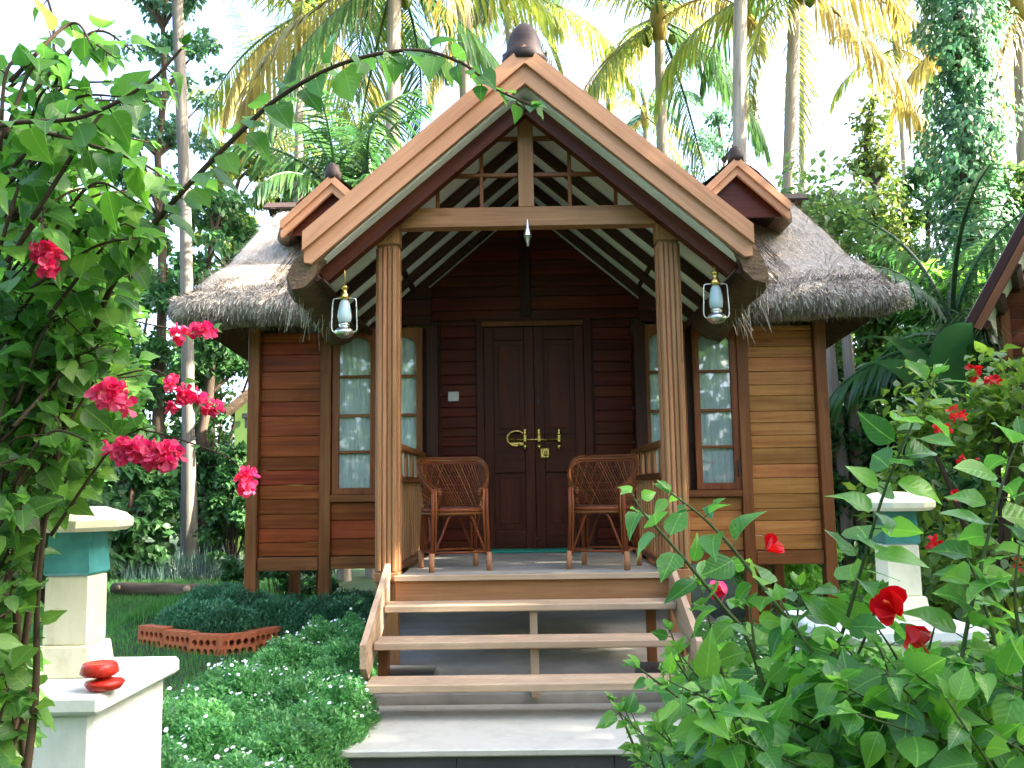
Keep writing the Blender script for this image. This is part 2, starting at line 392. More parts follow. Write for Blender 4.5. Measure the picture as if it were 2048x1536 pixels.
# ================================================================== CABIN
C = .06; SL = .855                       # centre line and roof slope of the porch
cabin = thing('cabin', 'red wooden cabin on stilts with thatched roof and open gabled porch', 'cabin', (C, 8, .3))
FL = .905                                # porch floor height
def soff(x, dz=0): return 4.17+dz-SL*abs(x-C)
def boards(x0, x1, z0, z1, y, mat, parent=cabin, name='wall_panel', hs=.13, t=.022, clip=None, jit=.25):
    mb = MB(); z = z0
    while z < z1-.01:
        h = hs*R.uniform(1-jit, 1+jit); zt = min(z1, z+h)
        if z1-zt < .04: zt = z1
        a, b2 = x0, x1
        if clip:
            hw = (4.17-z+.06)/SL; a, b2 = max(x0, C-hw), min(x1, C+hw)
        if b2-a > .05: mb.beam((a, y+R.uniform(-.0015, .0015), (z+zt)/2), (b2, y+R.uniform(-.0015, .0015), (z+zt)/2), t, zt-z-.003, ch=.005)
        z = zt
    if y > WY+.3 and y < 9: mb.bx(x0+.01, x1-.01, y+.014, y+.024, z0, min(z1, 3.2), .001)
    return mb.build(name, mat, parent)
def part(name, mat, *bs, parent=cabin, grain='x'):
    mb = MB()
    for q in bs: mb.bx(*q, grain=grain)
    return mb.build(name, mat, parent)

WY = 8.0; DY = 8.45
# stilts and corner posts
for x in (-2.375, 2.665):
    part('corner_post', 'frame_wood', (x-.05, x+.05, WY-.075, WY+.045, .2, 2.93), grain='z')
for x in (-1.735, 1.975):
    part('wall_post', 'frame_wood', (x-.048, x+.048, WY-.06, WY+.04, .2, 2.93), grain='z')
for x, y in ((-2.3, 9.2), (-1.2, 9.2), (0, 9.2), (1.3, 9.2), (2.55, 9.2), (-2.3, 10.4), (-.8, 10.4), (1, 10.4), (2.55, 10.4), (-1.9, 8.7), (2.3, 8.8)):
    part('stilt', 'frame_wood', (x-.05, x+.05, y-.05, y+.05, .2, .8), grain='z')
# floor beams
part('floor_beam', 'frame_wood', (-2.32, -1.79, WY-.05, WY+.03, .79, .905))
part('floor_beam', 'frame_wood', (-1.68, -.8, WY-.045, WY+.03, .80, .905))
part('floor_beam', 'frame_wood', (1.08, 1.92, WY-.045, WY+.03, .80, .905))
part('floor_beam', 'frame_wood', (2.03, 2.61, WY-.05, WY+.03, .79, .905))
part('cabin_floor', 'dark_wood', (-2.32, 2.61, WY+.04, 10.55, .80, .9))
# siding
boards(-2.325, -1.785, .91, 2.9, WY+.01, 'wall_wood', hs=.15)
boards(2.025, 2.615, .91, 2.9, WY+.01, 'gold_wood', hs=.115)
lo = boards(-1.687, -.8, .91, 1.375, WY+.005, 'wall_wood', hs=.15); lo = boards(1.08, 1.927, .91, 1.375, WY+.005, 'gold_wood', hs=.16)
for sx in (-1, 1):
    a, b2 = (-1.687, -.8) if sx < 0 else (1.08, 1.927)
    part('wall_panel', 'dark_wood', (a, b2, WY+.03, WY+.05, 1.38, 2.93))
    # frame of the lower panel
    part('sill', 'frame_wood', (a, b2, WY-.055, WY+.028, 1.378, 1.44))
# recess returns, door wall, gable wall (door and gable boards darkened for porch shade)
for x0, x1 in ((-.8, -.77), (1.05, 1.08)):
    mb = MB()
    for k in range(14): mb.beam(((x0+x1)/2, WY-.03, .97+k*.142), ((x0+x1)/2, DY-.012, .97+k*.142), .03, .139)
    mb.build('wall_panel', 'dark_wood', cabin)
    part('wall_post', 'dark_wood', (x0-.035, x1+.035, WY-.065, WY-.032, .91, 2.93), grain='z')
boards(-.77, -.40, .91, 3.06, DY, 'shaded_recess_wood', hs=.105); boards(.66, 1.05, .91, 3.06, DY, 'shaded_recess_wood', hs=.105)
boards(-1.6, 1.72, 3.07, 4.15, DY, 'shaded_recess_wood', clip=True, hs=.12)
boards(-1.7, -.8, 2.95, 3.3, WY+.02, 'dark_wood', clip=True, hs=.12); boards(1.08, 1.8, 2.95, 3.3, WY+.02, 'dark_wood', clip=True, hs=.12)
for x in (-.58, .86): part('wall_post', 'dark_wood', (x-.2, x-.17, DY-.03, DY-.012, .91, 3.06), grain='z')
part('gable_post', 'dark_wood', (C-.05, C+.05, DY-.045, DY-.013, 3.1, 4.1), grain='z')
# side and rear walls
for x in (-2.37, 2.66):
    mb = MB()
    for k in range(16): mb.beam((x, WY+.05, .98+k*.125), (x, 10.5, .98+k*.125), .03, .122)
    mb.build('side_wall', 'wall_wood', cabin)
boards(-2.35, 2.64, .91, 2.9, 10.5, 'wall_wood', name='rear_wall')

# ---- windows: arched sashes, four panes each, curtain behind
def arch_outline(x0, x1, z0, z1, n=10, k=.38):
    w = (x1-x0)/2; cx = (x0+x1)/2; r = w*k*1.9
    pts = [(x0, z0), (x1, z0)]
    for i in range(n+1):
        a = math.pi*i/n; pts.append((cx+w*math.cos(a), z1-r+r*math.sin(a)**.8))
    return pts
import bmesh
def holed(outer, holes, y, t, name, mat, parent):
    bm = bmesh.new(); es = []
    for lp in [outer]+holes:
        vs = [bm.verts.new((x, y, z)) for x, z in lp]
        es += [bm.edges.new((vs[i], vs[(i+1) % len(vs)])) for i in range(len(vs))]
    bmesh.ops.triangle_fill(bm, use_beauty=True, edges=es)
    ex = bmesh.ops.extrude_face_region(bm, geom=list(bm.faces))
    bmesh.ops.translate(bm, vec=(0, t, 0), verts=[v for v in ex['geom'] if isinstance(v, bmesh.types.BMVert)])
    bmesh.ops.recalc_face_normals(bm, faces=bm.faces)
    me = bpy.data.meshes.new(name); bm.to_mesh(me); bm.free()
    co = np.empty(len(me.vertices)*3, np.float32); me.vertices.foreach_get('co', co); co = co.reshape(-1, 3)
    a = me.attributes.new('gc', 'FLOAT_VECTOR', 'POINT'); a.data.foreach_set('vector', (co[:, [2, 0, 1]]+R.uniform(0, 50)).ravel())
    me.materials.append(MATS[mat]); return link(name, me, parent)
def window(x0, x1, z0=1.5, z1=2.845, mat='frame_wood'):
    o = .055
    fr = holed([(x0-o, z0-o), (x1+o, z0-o), (x1+o, z1+.075), (x0-o, z1+.075)], [arch_outline(x0, x1, z0, z1)], WY-.035, .05, 'window', mat, cabin)
    hts = [z0+(z1-z0)*q for q in (.235, .475, .735)]
    for z in hts: MB().bx(x0-.002, x1+.002, WY-.028, WY+.006, z-.013, z+.013).build('glazing_bar', mat, fr)
    pa = MB(); pa.prism([(x, WY-.008, z) for x, z in arch_outline(x0-.001, x1+.001, z0-.001, z1+.001)], (0, .004, 0)); pa.build('pane', 'glass', fr)
    # curtain: gathered cloth
    n = 60; vs = []; fs = []; ph = R.uniform(0, 6)
    for i in range(n+1):
        x = x0+(x1-x0)*i/n
        for j in range(9):
            z = z0+(z1-z0)*j/8
            vs.append((x, WY+.019+.0065*math.sin(i*.52+ph+.5*math.sin(j*.7))+.003*math.sin(i*1.3+j), z))
    for i in range(n):
        for j in range(8): fs.append((i*9+j, i*9+j+1, i*9+j+10, i*9+j+9))
    cb = MB(); cb.add(vs, fs, None, True); cb.build('curtain', 'curtain', fr)
    return fr
for x0, x1 in ((-1.622, -1.34), (-1.21, -.93), (1.15, 1.42), (1.593, 1.872)): window(x0, x1)
mb = MB(); mb.bx(1.9, 1.915, WY-.06, WY-.036, 1.56, 1.7, .002, 'z'); mb.build('window_handle', 'metal_dark', cabin)

# ---- door
dx0, dx1, dz1 = -.345, .60, 3.0
part('door_frame', 'door_wood', (dx0-.07, dx0, DY-.06, DY+.02, .905, dz1+.07), (dx1, dx1+.07, DY-.06, DY+.02, .905, dz1+.07), grain='z')
part('door_lintel', 'frame_wood', (dx0-.02, dx1+.0, DY-.075, DY-.061, dz1+.0, dz1+.045))
part('door_frame', 'door_wood', (dx0, dx1, DY-.055, DY+.02, dz1+.0, dz1+.065))
def leaf(xa, xb):
    st = .09; y0, y1 = DY-.04, DY-.002
    d = part('door', 'door_wood', (xa, xa+st, y0, y1, .915, dz1-.004), (xb-st, xb, y0, y1, .915, dz1-.004), grain='z')
    for q in ((.915, 1.1), (1.62, 1.98), (2.87, dz1-.004)): part('rail', 'door_wood', (xa+st, xb-st, y0+.001, y1, *q), parent=d)
    for z0, z1 in ((1.1, 1.62), (1.98, 2.87)):
        mb = MB(); mb.bx(xa+st, xb-st, y0+.024, y1, z0, z1, .002, 'z'); mb.bx(xa+st+.045, xb-st-.045, y0+.012, y0+.023, z0+.05, z1-.05, .009, 'z')
        mb.build('door_panel', 'door_wood', d)
    return d
mid = (dx0+dx1)/2
dl = leaf(dx0+.003, mid-.002); dr_ = leaf(mid+.002, dx1-.003)
for d in (dl, dr_): pass
mb = MB(); mb.tube([P(1018, 879, DY-.065), P(1124, 879, DY-.065)], .009, 10); mb.build('door_bolt', 'brass', dr_)
for px in (1050, 1078, 1118):
    c = P(px, 878, DY-.05); mb = MB(); mb.bx(c.x-.016, c.x+.016, c.y-.026, c.y+.012, c.z-.03, c.z+.09, .006, 'z'); mb.lathe([(.016, -.03), (.02, -.02), (.01, -.005), (.018, .012), (.008, .03)], (c.x, c.y-.028, c.z+.07), 10); mb.lathe([(.006, -.03), (.02, -.015), (.022, .01), (.012, .03)], (c.x, c.y-.02, c.z-.075), 10)
    mb.build('bolt_bracket', 'brass', dl if px == 1050 else dr_)
c = P(1037, 878, DY-.05); mb = MB()
mb.tube([c+Vector((.085*math.cos(a)-.02, -.012, .07*math.sin(a)+.005)) for a in [math.pi*(.05+i/12*1.25) for i in range(16)]], .012, 8); mb.bx(c.x-.09, c.x+.05, c.y-.012, c.y+.012, c.z-.06, c.z-.03); mb.build('bolt_loop', 'brass', dl)
c = P(1090, 905, DY-.05); mb = MB(); mb.bx(c.x-.048, c.x+.045, c.y-.02, c.y+.012, c.z-.055, c.z+.045, .012, 'z'); mb.lathe([(.014, -.01), (.018, .012), (.01, .03)], (c.x+.005, c.y-.03, c.z-.02), 10); mb.build('door_lock', 'brass', dr_)
c = P(1077, 803, DY-.045); mb = MB(); mb.bx(c.x-.012, c.x+.012, c.y-.004, c.y+.008, c.z-.03, c.z+.03, .003, 'z'); mb.build('keyhole_plate', 'metal_dark', dr_)
c = P(907, 793, DY-.02); mb = MB(); mb.bx(c.x-.052, c.x+.052, c.y-.02, c.y+.008, c.z-.045, c.z+.045, .006); sw = mb.build('switch_plate', 'white_plastic', cabin)

# ---- porch floor and front
mb = MB()
for k in range(16):
    y = 6.13+k*.145; mb.bx(-.83 if k > 0 else -.87, .97 if k > 0 else .99, y, y+.142, FL-.03, FL, .003)
mb.build('porch_floor', 'floor_wood', cabin)
part('porch_nosing', 'tread_wood', (-.86, .98, 6.095, 6.127, FL-.034, FL+.004))
part('porch_fascia', 'post_wood', (-.86, .98, 6.135, 6.165, .73, .868))
for x in (-.84, .96): part('porch_joist', 'frame_wood', (x-.03, x+.03, 6.2, 8.0, .72, .868), grain='y')
# posts
def reeded(x):
    mb = MB(); mb.bx(x-.07, x+.07, 6.165, 6.295, .18, 3.27, .004, 'z'); p = mb.build('porch_post', 'post_wood', cabin)
    mb = MB()
    for k in range(4): mb.bx(x-.064+k*.033, x-.064+k*.033+.027, 6.147, 6.1655, .93, 3.17, .007, 'z')
    for k in range(3):
        sx = x-.0705 if x < C else x+.0705
        mb.bx(x+.0695, x+.083, 6.18+k*.036, 6.18+k*.036+.028, .93, 3.17, .006, 'z'); mb.bx(x-.083, x-.0695, 6.18+k*.036, 6.18+k*.036+.028, .93, 3.17, .006, 'z')
    mb.build('reeding', 'post_wood', p)
    mb = MB(); mb.bx(x-.083, x+.083, 6.145, 6.31, 3.19, 3.29, .006, 'z')
    sg = -1 if x < C else 1
    mb.prism([(x-.083, 6.15, 3.288), (x+.083, 6.15, 3.288), (x+.083+(.03 if sg > 0 else 0), 6.15, 3.47), (x+sg*.09, 6.15, 3.5), (x-.083-(.03 if sg < 0 else 0), 6.15, 3.47)], (0, .15, 0), lambda v: (v.z, v.x, v.y))
    mb.build('capital', 'post_wood', p)
    mb = MB(); mb.bx(x+sg*.075-.05, x+sg*.075+.05, 6.09, 8.0, 3.275, 3.375, .004, 'y'); mb.build('wall_plate', 'rafter_wood', cabin)
    mb = MB(); mb.bx(x-.085, x+.085, 6.14, 6.31, .86, .925, .005, 'z'); mb.build('collar', 'post_wood', p)
    return p
reeded(-.92); reeded(1.05)
part('tie_beam', 'post_wood', (-.835, .965, 6.16, 6.27, 3.31, 3.45))
part('king_post', 'post_wood', (C-.055, C+.055, 6.165, 6.265, 3.451, 4.12), grain='z')
# lattice
xs = [P(px, 400, 6.2).x for px in (875, 963, 1140, 1232)]
z1 = P(1000, 350, 6.2).z; z2 = P(1000, 277, 6.2).z
for x, zt in zip(xs, (z1+.02, z2+.02, z2+.02, z1+.02)):
    part('lattice_bar', 'frame_wood', (x-.013, x+.013, 6.2, 6.23, 3.451, zt), grain='z')
part('lattice_bar', 'frame_wood', (xs[0]-.03, C-.056, 6.197, 6.233, z1-.014, z1+.014)); part('lattice_bar', 'frame_wood', (C+.056, xs[3]+.03, 6.197, 6.233, z1-.014, z1+.014))
part('lattice_bar', 'frame_wood', (xs[1]-.02, C-.056, 6.197, 6.233, z2-.014, z2+.014)); part('lattice_bar', 'frame_wood', (C+.056, xs[2]+.02, 6.197, 6.233, z2-.014, z2+.014))

# ---- porch roof: soffit, rafters, thatch, bargeboards
dn = Vector((0, 0, 1))
for sg in (-1, 1):
    X = lambda t: C+sg*t
    mb = MB(); mb.prism([(X(0), 5.84, 4.17), (X(1.46), 5.84, 4.17-SL*1.46), (X(1.46), 5.84, 4.20-SL*1.46), (X(0), 5.84, 4.20)], (0, 2.75, 0)); mb.build('soffit', 'soffit', cabin)
    nx = Vector((sg*SL, 0, 1)).normalized()
    for k, y in enumerate((6.62, 7.1, 7.58, 8.06)):
        mb = MB(); a = Vector((X(.03), y, 4.17-SL*.03)); b2 = Vector((X(1.44), y, 4.17-SL*1.44)); off = nx*-.035
        mb.beam(a+off, b2+off, .085, .062, up=nx); mb.build('rafter', 'rafter_wood', cabin)
    mb = MB(); off = nx*-.05; mb.beam(Vector((X(.05), 5.99, soff(X(.05))))+off, Vector((X(1.42), 5.99, soff(X(1.42))))+off, .09, .1, up=nx); mb.build('truss_rafter', 'door_wood', cabin)
    z = 4.17-SL*1.42
    mb = MB(); mb.beam((X(1.44), 5.85, z-.03), (X(1.44), 8.0, z-.03), .045, .15, up=nx); mb.build('eave_board', 'rafter_wood', cabin)
    # bargeboards: a lower and a prouder upper one, mitred at the apex
    def band(zt, zb, y0, y1, name, tx=1.47, cut=.05):
        mb = MB(); ax = C
        o = [(ax, y0, zt), (X(tx), y0, zt-SL*tx), (X(tx), y0, zb-SL*tx+cut), (X(tx-cut), y0, zb-SL*(tx-cut)), (ax, y0, zb)]
        d = Vector((sg, 0, -SL)).normalized(); e = R.uniform(0, 40)
        mb.prism(o, (0, y1-y0, 0), lambda v: (v.dot(d)+e, v.dot(nx)+e, v.y)); mb.build(name, 'barge_wood', cabin)
    band(4.30, 4.175, 5.76, 5.80, 'bargeboard'); band(4.43, 4.302, 5.725, 5.80, 'bargeboard', 1.475, .0)
# finial
F0 = P(1047, 118, 5.78); mb = MB()
mb.lathe([(.15, -.1), (.158, -.06), (.13, -.01), (.116, .05), (.104, .1), (.08, .15), (.042, .19), (.006, .212)], (C, 5.86, 4.44), 14, True, .4)
fin = mb.build('finial', 'roof_dark', cabin)
mb = MB(); mb.prism([(C-.15, 5.81, 4.40), (C, 5.81, 4.53), (C+.15, 5.81, 4.40), (C+.13, 5.81, 4.36), (C, 5.81, 4.47), (C-.13, 5.81, 4.36)], (0, 3.0, 0)); mb.build('ridge_cap', 'roof_dark', cabin)

def grid(name, fn, nu, nv, mat, parent=cabin, closed=False):
    vs = [fn(i/nu, j/nv) for i in range(nu+1) for j in range(nv+1)]; fs = []
    for i in range(nu):
        for j in range(nv): a = i*(nv+1)+j; fs.append((a, a+1, a+nv+2, a+nv+1))
    mb = MB(); mb.add(vs, fs, None, True); return mb.build(name, mat, parent)
def polyline_at(pr, t):
    L = [0]
    for a, b2 in zip(pr, pr[1:]): L.append(L[-1]+math.dist(a, b2))
    t *= L[-1]
    for i in range(len(pr)-1):
        if t <= L[i+1] or i == len(pr)-2:
            k = (t-L[i])/max(1e-9, L[i+1]-L[i]); return [p+(q-p)*k for p, q in zip(pr[i], pr[i+1])]
# thatch of the porch: cross-section per side, swept back to the main roof
def porch_thatch(sg):
    pr = [(0, 4.19), (1.43, 4.19-SL*1.43), (1.46, 4.13-SL*1.46), (1.56, 4.11-SL*1.52), (1.66, 4.17-SL*1.60), (1.69, 4.26-SL*1.64), (1.66, 4.36-SL*1.66), (1.52, 4.415-SL*1.52), (.8, 4.415-SL*.8), (0, 4.40)]
    def fn(u, v):
        t, z = polyline_at(pr, v); y = 5.803+u*3.3; n = fbm(y*3, t*4+z*5, sg)
        k = max(0, (t-1.3)/.4); grow = min(1, max(0, (y-6.6)/1.2)); fr = 1-min(1, (y-5.803)/.35)
        return (C+sg*(t+k*(.02*n+.12*grow-.10*fr)), y, z+k*(.02*n-.05*grow)+(0 if v < .3 or v > .99 else .012*n))
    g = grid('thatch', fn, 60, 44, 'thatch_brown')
    ring = [fn(0, j/44) for j in range(45)]; mb = MB(); mb.add(ring, [tuple(range(45))]); mb.build('thatch_end', 'thatch_brown', g); return g, pr
for sg in (-1, 1):
    g, pr = porch_thatch(sg)
    n = 5200; u = rng.random(n); t = rng.uniform(1.0, 1.7, n)
    y = 5.83+u*2.1; z = 4.42-SL*t+.0; z = np.where(t > 1.55, z-(t-1.55)*.3, z)
    pos = np.stack([C+sg*t, y, z], 1); d = np.stack([sg*np.ones(n), rng.normal(0, .25, n), -SL-.25+rng.normal(0, .2, n)], 1)
    scatter('straw', pos, d, np.stack([sg*np.ones(n)*.6, 0*u, np.ones(n)], 1), rng.uniform(.05, .16, n), 'straw_brown', g, T_STRAW, .004)
    n = 40; y = rng.uniform(5.85, 7.2, n); t = rng.uniform(1.56, 1.68, n)
    pos = np.stack([C+sg*t, y, 4.2-SL*t], 1); d = np.stack([sg*rng.uniform(-.1, .5, n), rng.normal(0, .25, n), -np.ones(n)], 1)
    scatter('loose_straw', pos, d, rng.normal(0, 1, (n, 3)), rng.uniform(.08, .3, n), 'straw', g, T_STRAW, .004)

# ---- main thatched roof
XL0, XR0, XL1, XR1 = -3.0, 3.31, -2.62, 2.98
EY, EZ, RY, RZ = 7.42, 2.92, 9.3, 4.5
prof = [(7.98, 2.94), (7.62, EZ-.02), (7.45, EZ-.015), (7.38, EZ+.05), (7.36, EZ+.14), (7.42, EZ+.235), (8.2, 3.6), (RY, RZ), (10.3, 3.68), (11.2, 2.95), (11.24, 2.8), (11.1, 2.74), (10.6, 2.8)]
def roof_fn(u, v):
    y, z = polyline_at(prof, v); k = min(1, max(0, (z-EZ)/(RZ-EZ)))
    xl = XL0+(XL1-XL0)*k; xr = XR0+(XR1-XR0)*k
    uu = u*2-1; e = abs(uu)
    x = xl+(xr-xl)*u
    rnd = max(0, (e-.93)/.07); top = v > .17
    dz = -.16*rnd**2.5 if (z > EZ+.2) else (.06*rnd**2)
    dy = .12*rnd**2*(1 if y < RY else -1) if z < EZ+.4 else 0
    n = fbm(x*2.1, y*2.3+z, 3); n2 = fbm(x*7, y*6+z*3, 5)
    return (x, y+dy+.012*n2-.02*n*(1-k), z+dz+(.03*n+.012*n2)*(.4+.6*(1-k)))
roof = grid('thatch', roof_fn, 160, 90, 'thatch')
bm = bmesh.new(); bm.from_mesh(roof.data)
in_porch = lambda q: abs(q[0]-C) < 1.5 and q[1] < DY+.03 and q[2] < 4.22-SL*abs(q[0]-C)+.05
bmesh.ops.delete(bm, geom=[f for f in bm.faces if in_porch(f.calc_center_median()+Vector((C, 8, .3))) or in_porch(f.calc_center_median())], context='FACES'); bm.to_mesh(roof.data); bm.free()
# ends of the roof
for u, sg in ((0, -1), (1, 1)):
    ring = [roof_fn(u, j/70) for j in range(71)]; cxy = Vector((sum(p[0] for p in ring)/71-sg*.12, 9.3, 3.2))
    mb = MB(); mb.add([cxy]+ring, [(0, j+1, j+2) for j in range(70)]+[(0, 71, 1)]); mb.build('thatch_end', 'thatch_brown', roof)
def roof_straw(n, v0, v1, mat, lmin, lmax, w, lift, jit, drop=0, parent=roof, name='straw', ulim=None):
    u = rng.random(n); v = rng.uniform(v0, v1, n); p = []; d = []; up = []
    for a, b2 in zip(u, v):
        q = Vector(roof_fn(a, b2)); q2 = Vector(roof_fn(a, max(0, b2-.01))); r2 = Vector(roof_fn(min(1, a+.004) if a < .99 else a-.004, b2))
        dd = (q2-q).normalized(); nn = dd.cross(r2-q).normalized()
        if a >= .99: nn = -nn
        if nn.dot(q-Vector((q.x, 9.0, 2.6))) < 0: nn = -nn
        if in_porch(q) or in_porch(q+dd*lmax*.8): continue
        dd = dd+nn*lift+Vector((R.gauss(0, jit), R.gauss(0, jit), R.gauss(0, jit)-drop)); p.append(q+nn*.003); d.append(dd); up.append(nn)
    return scatter(name, p, d, up, rng.uniform(lmin, lmax, len(p)), mat, parent, T_STRAW, w)
roof_straw(36000, .185, .5, 'straw', .03, .095, .0042, .07, .16)
roof_straw(2600, .185, .5, 'straw', .1, .22, .0045, .10, .3, name='loose_straw')
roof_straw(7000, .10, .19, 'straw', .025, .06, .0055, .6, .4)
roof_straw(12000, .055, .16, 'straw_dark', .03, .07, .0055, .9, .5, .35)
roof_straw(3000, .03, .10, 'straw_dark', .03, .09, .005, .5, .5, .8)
# main ridge caps sticking out at the ends
for x0, x1 in ((-2.68, -1.9), (2.2, 3.04)):
    mb = MB(); mb.prism([(x0, RY-.14, RZ-.05), (x0, RY, RZ+.045), (x0, RY+.14, RZ-.05), (x0, RY+.13, RZ-.07), (x0, RY, RZ+.015), (x0, RY-.13, RZ-.07)], (x1-x0, 0, 0)); mb.build('ridge_cap', 'roof_dark', cabin)
# ---- small gablets in the main slope
def gablet(ax, az, sgv, hw=.47):
    y0 = 8.06; s = .93; g = None
    mb = MB(); mb.prism([(ax, y0+.10, az-.1), (ax-hw+.04, y0+.10, az-.1-s*(hw-.04)), (ax-hw+.04, y0+.10, az-.54), (ax+hw-.04, y0+.10, az-.54), (ax+hw-.04, y0+.10, az-.1-s*(hw-.04))], (0, .03, 0), lambda v: (v.x, v.z, v.y)); g = mb.build('gablet', 'door_wood', cabin)
    for sg in (-1, 1):
        nx = Vector((sg*s, 0, 1)).normalized(); d = Vector((sg, 0, -s)).normalized()
        for (t, b2, ya, yb, nm) in ((0, -.085, y0-.035, y0+.0, 'bargeboard'), (-.087, -.165, y0-.005, y0+.035, 'bargeboard')):
            X = lambda q: ax+sg*q
            mb = MB(); e = R.uniform(0, 30)
            mb.prism([(X(0), ya, az+t), (X(hw), ya, az+t-s*hw), (X(hw), ya, az+b2-s*hw+.02), (X(hw-.02), ya, az+b2-s*(hw-.02)), (X(0), ya, az+b2)], (0, yb-ya, 0), lambda v: (v.dot(d)+e, v.dot(nx)+e, v.y)); mb.build(nm, 'barge_wood', g)
        mb = MB(); mb.prism([(X(0), y0, az-.005), (X(hw), y0, az-.005-s*hw), (X(hw), y0, az-.1-s*hw), (X(0), y0, az-.1)], (0, 1.5, 0)); mb.build('gablet_roof', 'roof_dark', g)
        def fn(u, v, sg=sg):
            pr = [(hw-.05, -.06-s*hw), (hw+.03, -.13-s*hw), (hw+.12, -.10-s*hw), (hw+.13, 0-s*hw), (hw+.03, .05-s*hw), (0, .03)]
            t, z = polyline_at(pr, v); n = fbm(u*5, v*7, sg); k = .5+.5*min(1, u*4)
            return (ax+sg*(hw*.7+(t-hw*.7)*(k if t > hw*.7 else 1)+.01*n), y0+.03+u*1.3, az+z+.012*n)
        grid('thatch', fn, 20, 24, 'thatch_brown', g)
    mb = MB(); mb.lathe([(.075, -.05), (.08, 0), (.066, .05), (.05, .09), (.012, .115)], (ax, y0+.03, az+.01), 8); mb.build('finial', 'roof_dark', g)
gablet(-1.72, 4.39, -1); gablet(2.03, 4.49, 1)

# ---- railings
def railing(x, sg):
    ya, yb = 6.32, 7.96
    rl = part('top_rail', 'frame_wood', (x-.035, x+.035, ya, yb, 1.755, 1.8), grain='y')
    part('rail', 'frame_wood', (x-.03, x+.03, ya, yb, 1.535, 1.575), grain='y', parent=rl)
    part('rail', 'frame_wood', (x-.03, x+.03, ya, yb, .925, .965), grain='y', parent=rl)
    y = ya+.05
    while y < yb-.05:
        part('baluster', 'post_wood', (x-.012, x+.012, y, y+.042, .966, 1.534), grain='z', parent=rl); y += .135
    for k in range(5):
        y = ya+.12+k*.34; part('baluster', 'post_wood', (x-.012, x+.012, y, y+.09, 1.576, 1.754), grain='z', parent=rl)
railing(-.875, -1); railing(1.0, 1)

# ---- steps
def tread(y, z, x0=-.885, x1=.965):
    mb = MB(); mb.bx(x0, x1, y, y+.115, z-.045, z, .006); mb.bx(x0, x1, y+.118, y+.25, z-.045, z-.001, .005); mb.build('tread', 'tread_wood', cabin)
tread(5.82, .748); tread(5.41, .588); tread(5.1, .412)
for x in (-.91, .985):
    mb = MB(); mb.prism([(x-.018, 6.14, .985), (x-.018, 5.2, .61), (x-.018, 5.2, .48), (x-.018, 5.3, .40), (x-.018, 6.14, .72)], (.036, 0, 0), lambda v: (v.y*.92+v.z*.4, v.x, v.z)); mb.build('stringer', 'tread_wood', cabin)
    part('stair_leg', 'frame_wood', (x+(.03 if x < 0 else -.09), x+(.09 if x < 0 else -.03), 5.55, 5.63, .2, .55), grain='z')
part('stair_leg', 'tread_wood', (C-.025, C+.025, 5.47, 5.52, .25, .54), grain='z'); part('stair_leg', 'tread_wood', (C-.025, C+.025, 5.86, 5.9, .25, .70), grain='z')
part('stair_leg', 'frame_wood', (.80, .86, 6.0, 6.06, .25, .72), grain='z')
part('stair_block', 'dark_tile', (-.86, -.55, 5.6, 5.9, .2, .37)); part('stair_block', 'dark_tile', (.7, .95, 5.6, 5.9, .2, .37))
# ================================================================== GROUND
def sstep(a, b, x): t = np.clip((x-a)/(b-a), 0, 1); return t*t*(3-2*t)
def gz(x, y):
    z = .22*sstep(4.0, 7.2, y)+.14*sstep(10, 15, y)
    return z + .12*np.exp(-(((x+2.9)/.7)**2+((y-8.3)/.8)**2)) + .012*fbm(x*1.3, y*1.1, 2)*sstep(1.1, 1.6, np.abs(x-.03))
def G(px, py):
    a, b2 = 1.0, 60.0
    for _ in range(50):
        m_ = (a+b2)/2; p = P(px, py, m_)
        if p.z > float(gz(p.x, p.y)): a = m_
        else: b2 = m_
    return P(px, py, a)
def ground_sheet():
    xs = np.concatenate([np.linspace(-700, -30, 8), np.linspace(-20, -7, 10), np.linspace(-6.5, 6.5, 66), np.linspace(7, 20, 10), np.linspace(30, 700, 8)])
    ys = np.concatenate([np.linspace(-700, -20, 7), np.linspace(-10, 1, 6), np.linspace(1.4, 14, 64), np.linspace(15, 40, 12), np.linspace(60, 900, 8)])
    vs = [(x, y, float(gz(x, y)) if abs(x) < 60 and -20 < y < 60 else float(.36 if y > 10 else 0)) for x in xs for y in ys]; ny = len(ys)
    fs = [(i*ny+j, (i+1)*ny+j, (i+1)*ny+j+1, i*ny+j+1) for i in range(len(xs)-1) for j in range(ny-1)]
    mb = MB(); mb.add(vs, fs, None, True); o = mb.build('ground', 'soil_grass'); o['kind'] = 'structure'
ground_sheet()
mb = MB(); mb.bx(-1.6, 1.75, 5.52, 9.9, -.1, .272, .01); o = mb.build('concrete_pad', 'concrete'); o['kind'] = 'structure'

st = thing('landing_step', 'wide pale tiled landing step with dark front below the wooden stairs', 'step', (.03, 4.6, 0))
mb = MB(); mb.bx(-.92, 1.0, 4.575, 5.5, .175, .213, .008); mb.build('step_top', 'slab_tile', st)
for x0, x1 in ((-.9, -.345), (-.341, .43), (.434, .98)):
    mb = MB(); mb.bx(x0, x1, 4.605, 4.63, -.05, .174, .002); mb.build('front_tile', 'dark_tile', st)
mb = MB(); mb.bx(-.895, .975, 4.631, 5.48, -.05, .174, .002); mb.build('step_base', 'dark_tile', st)

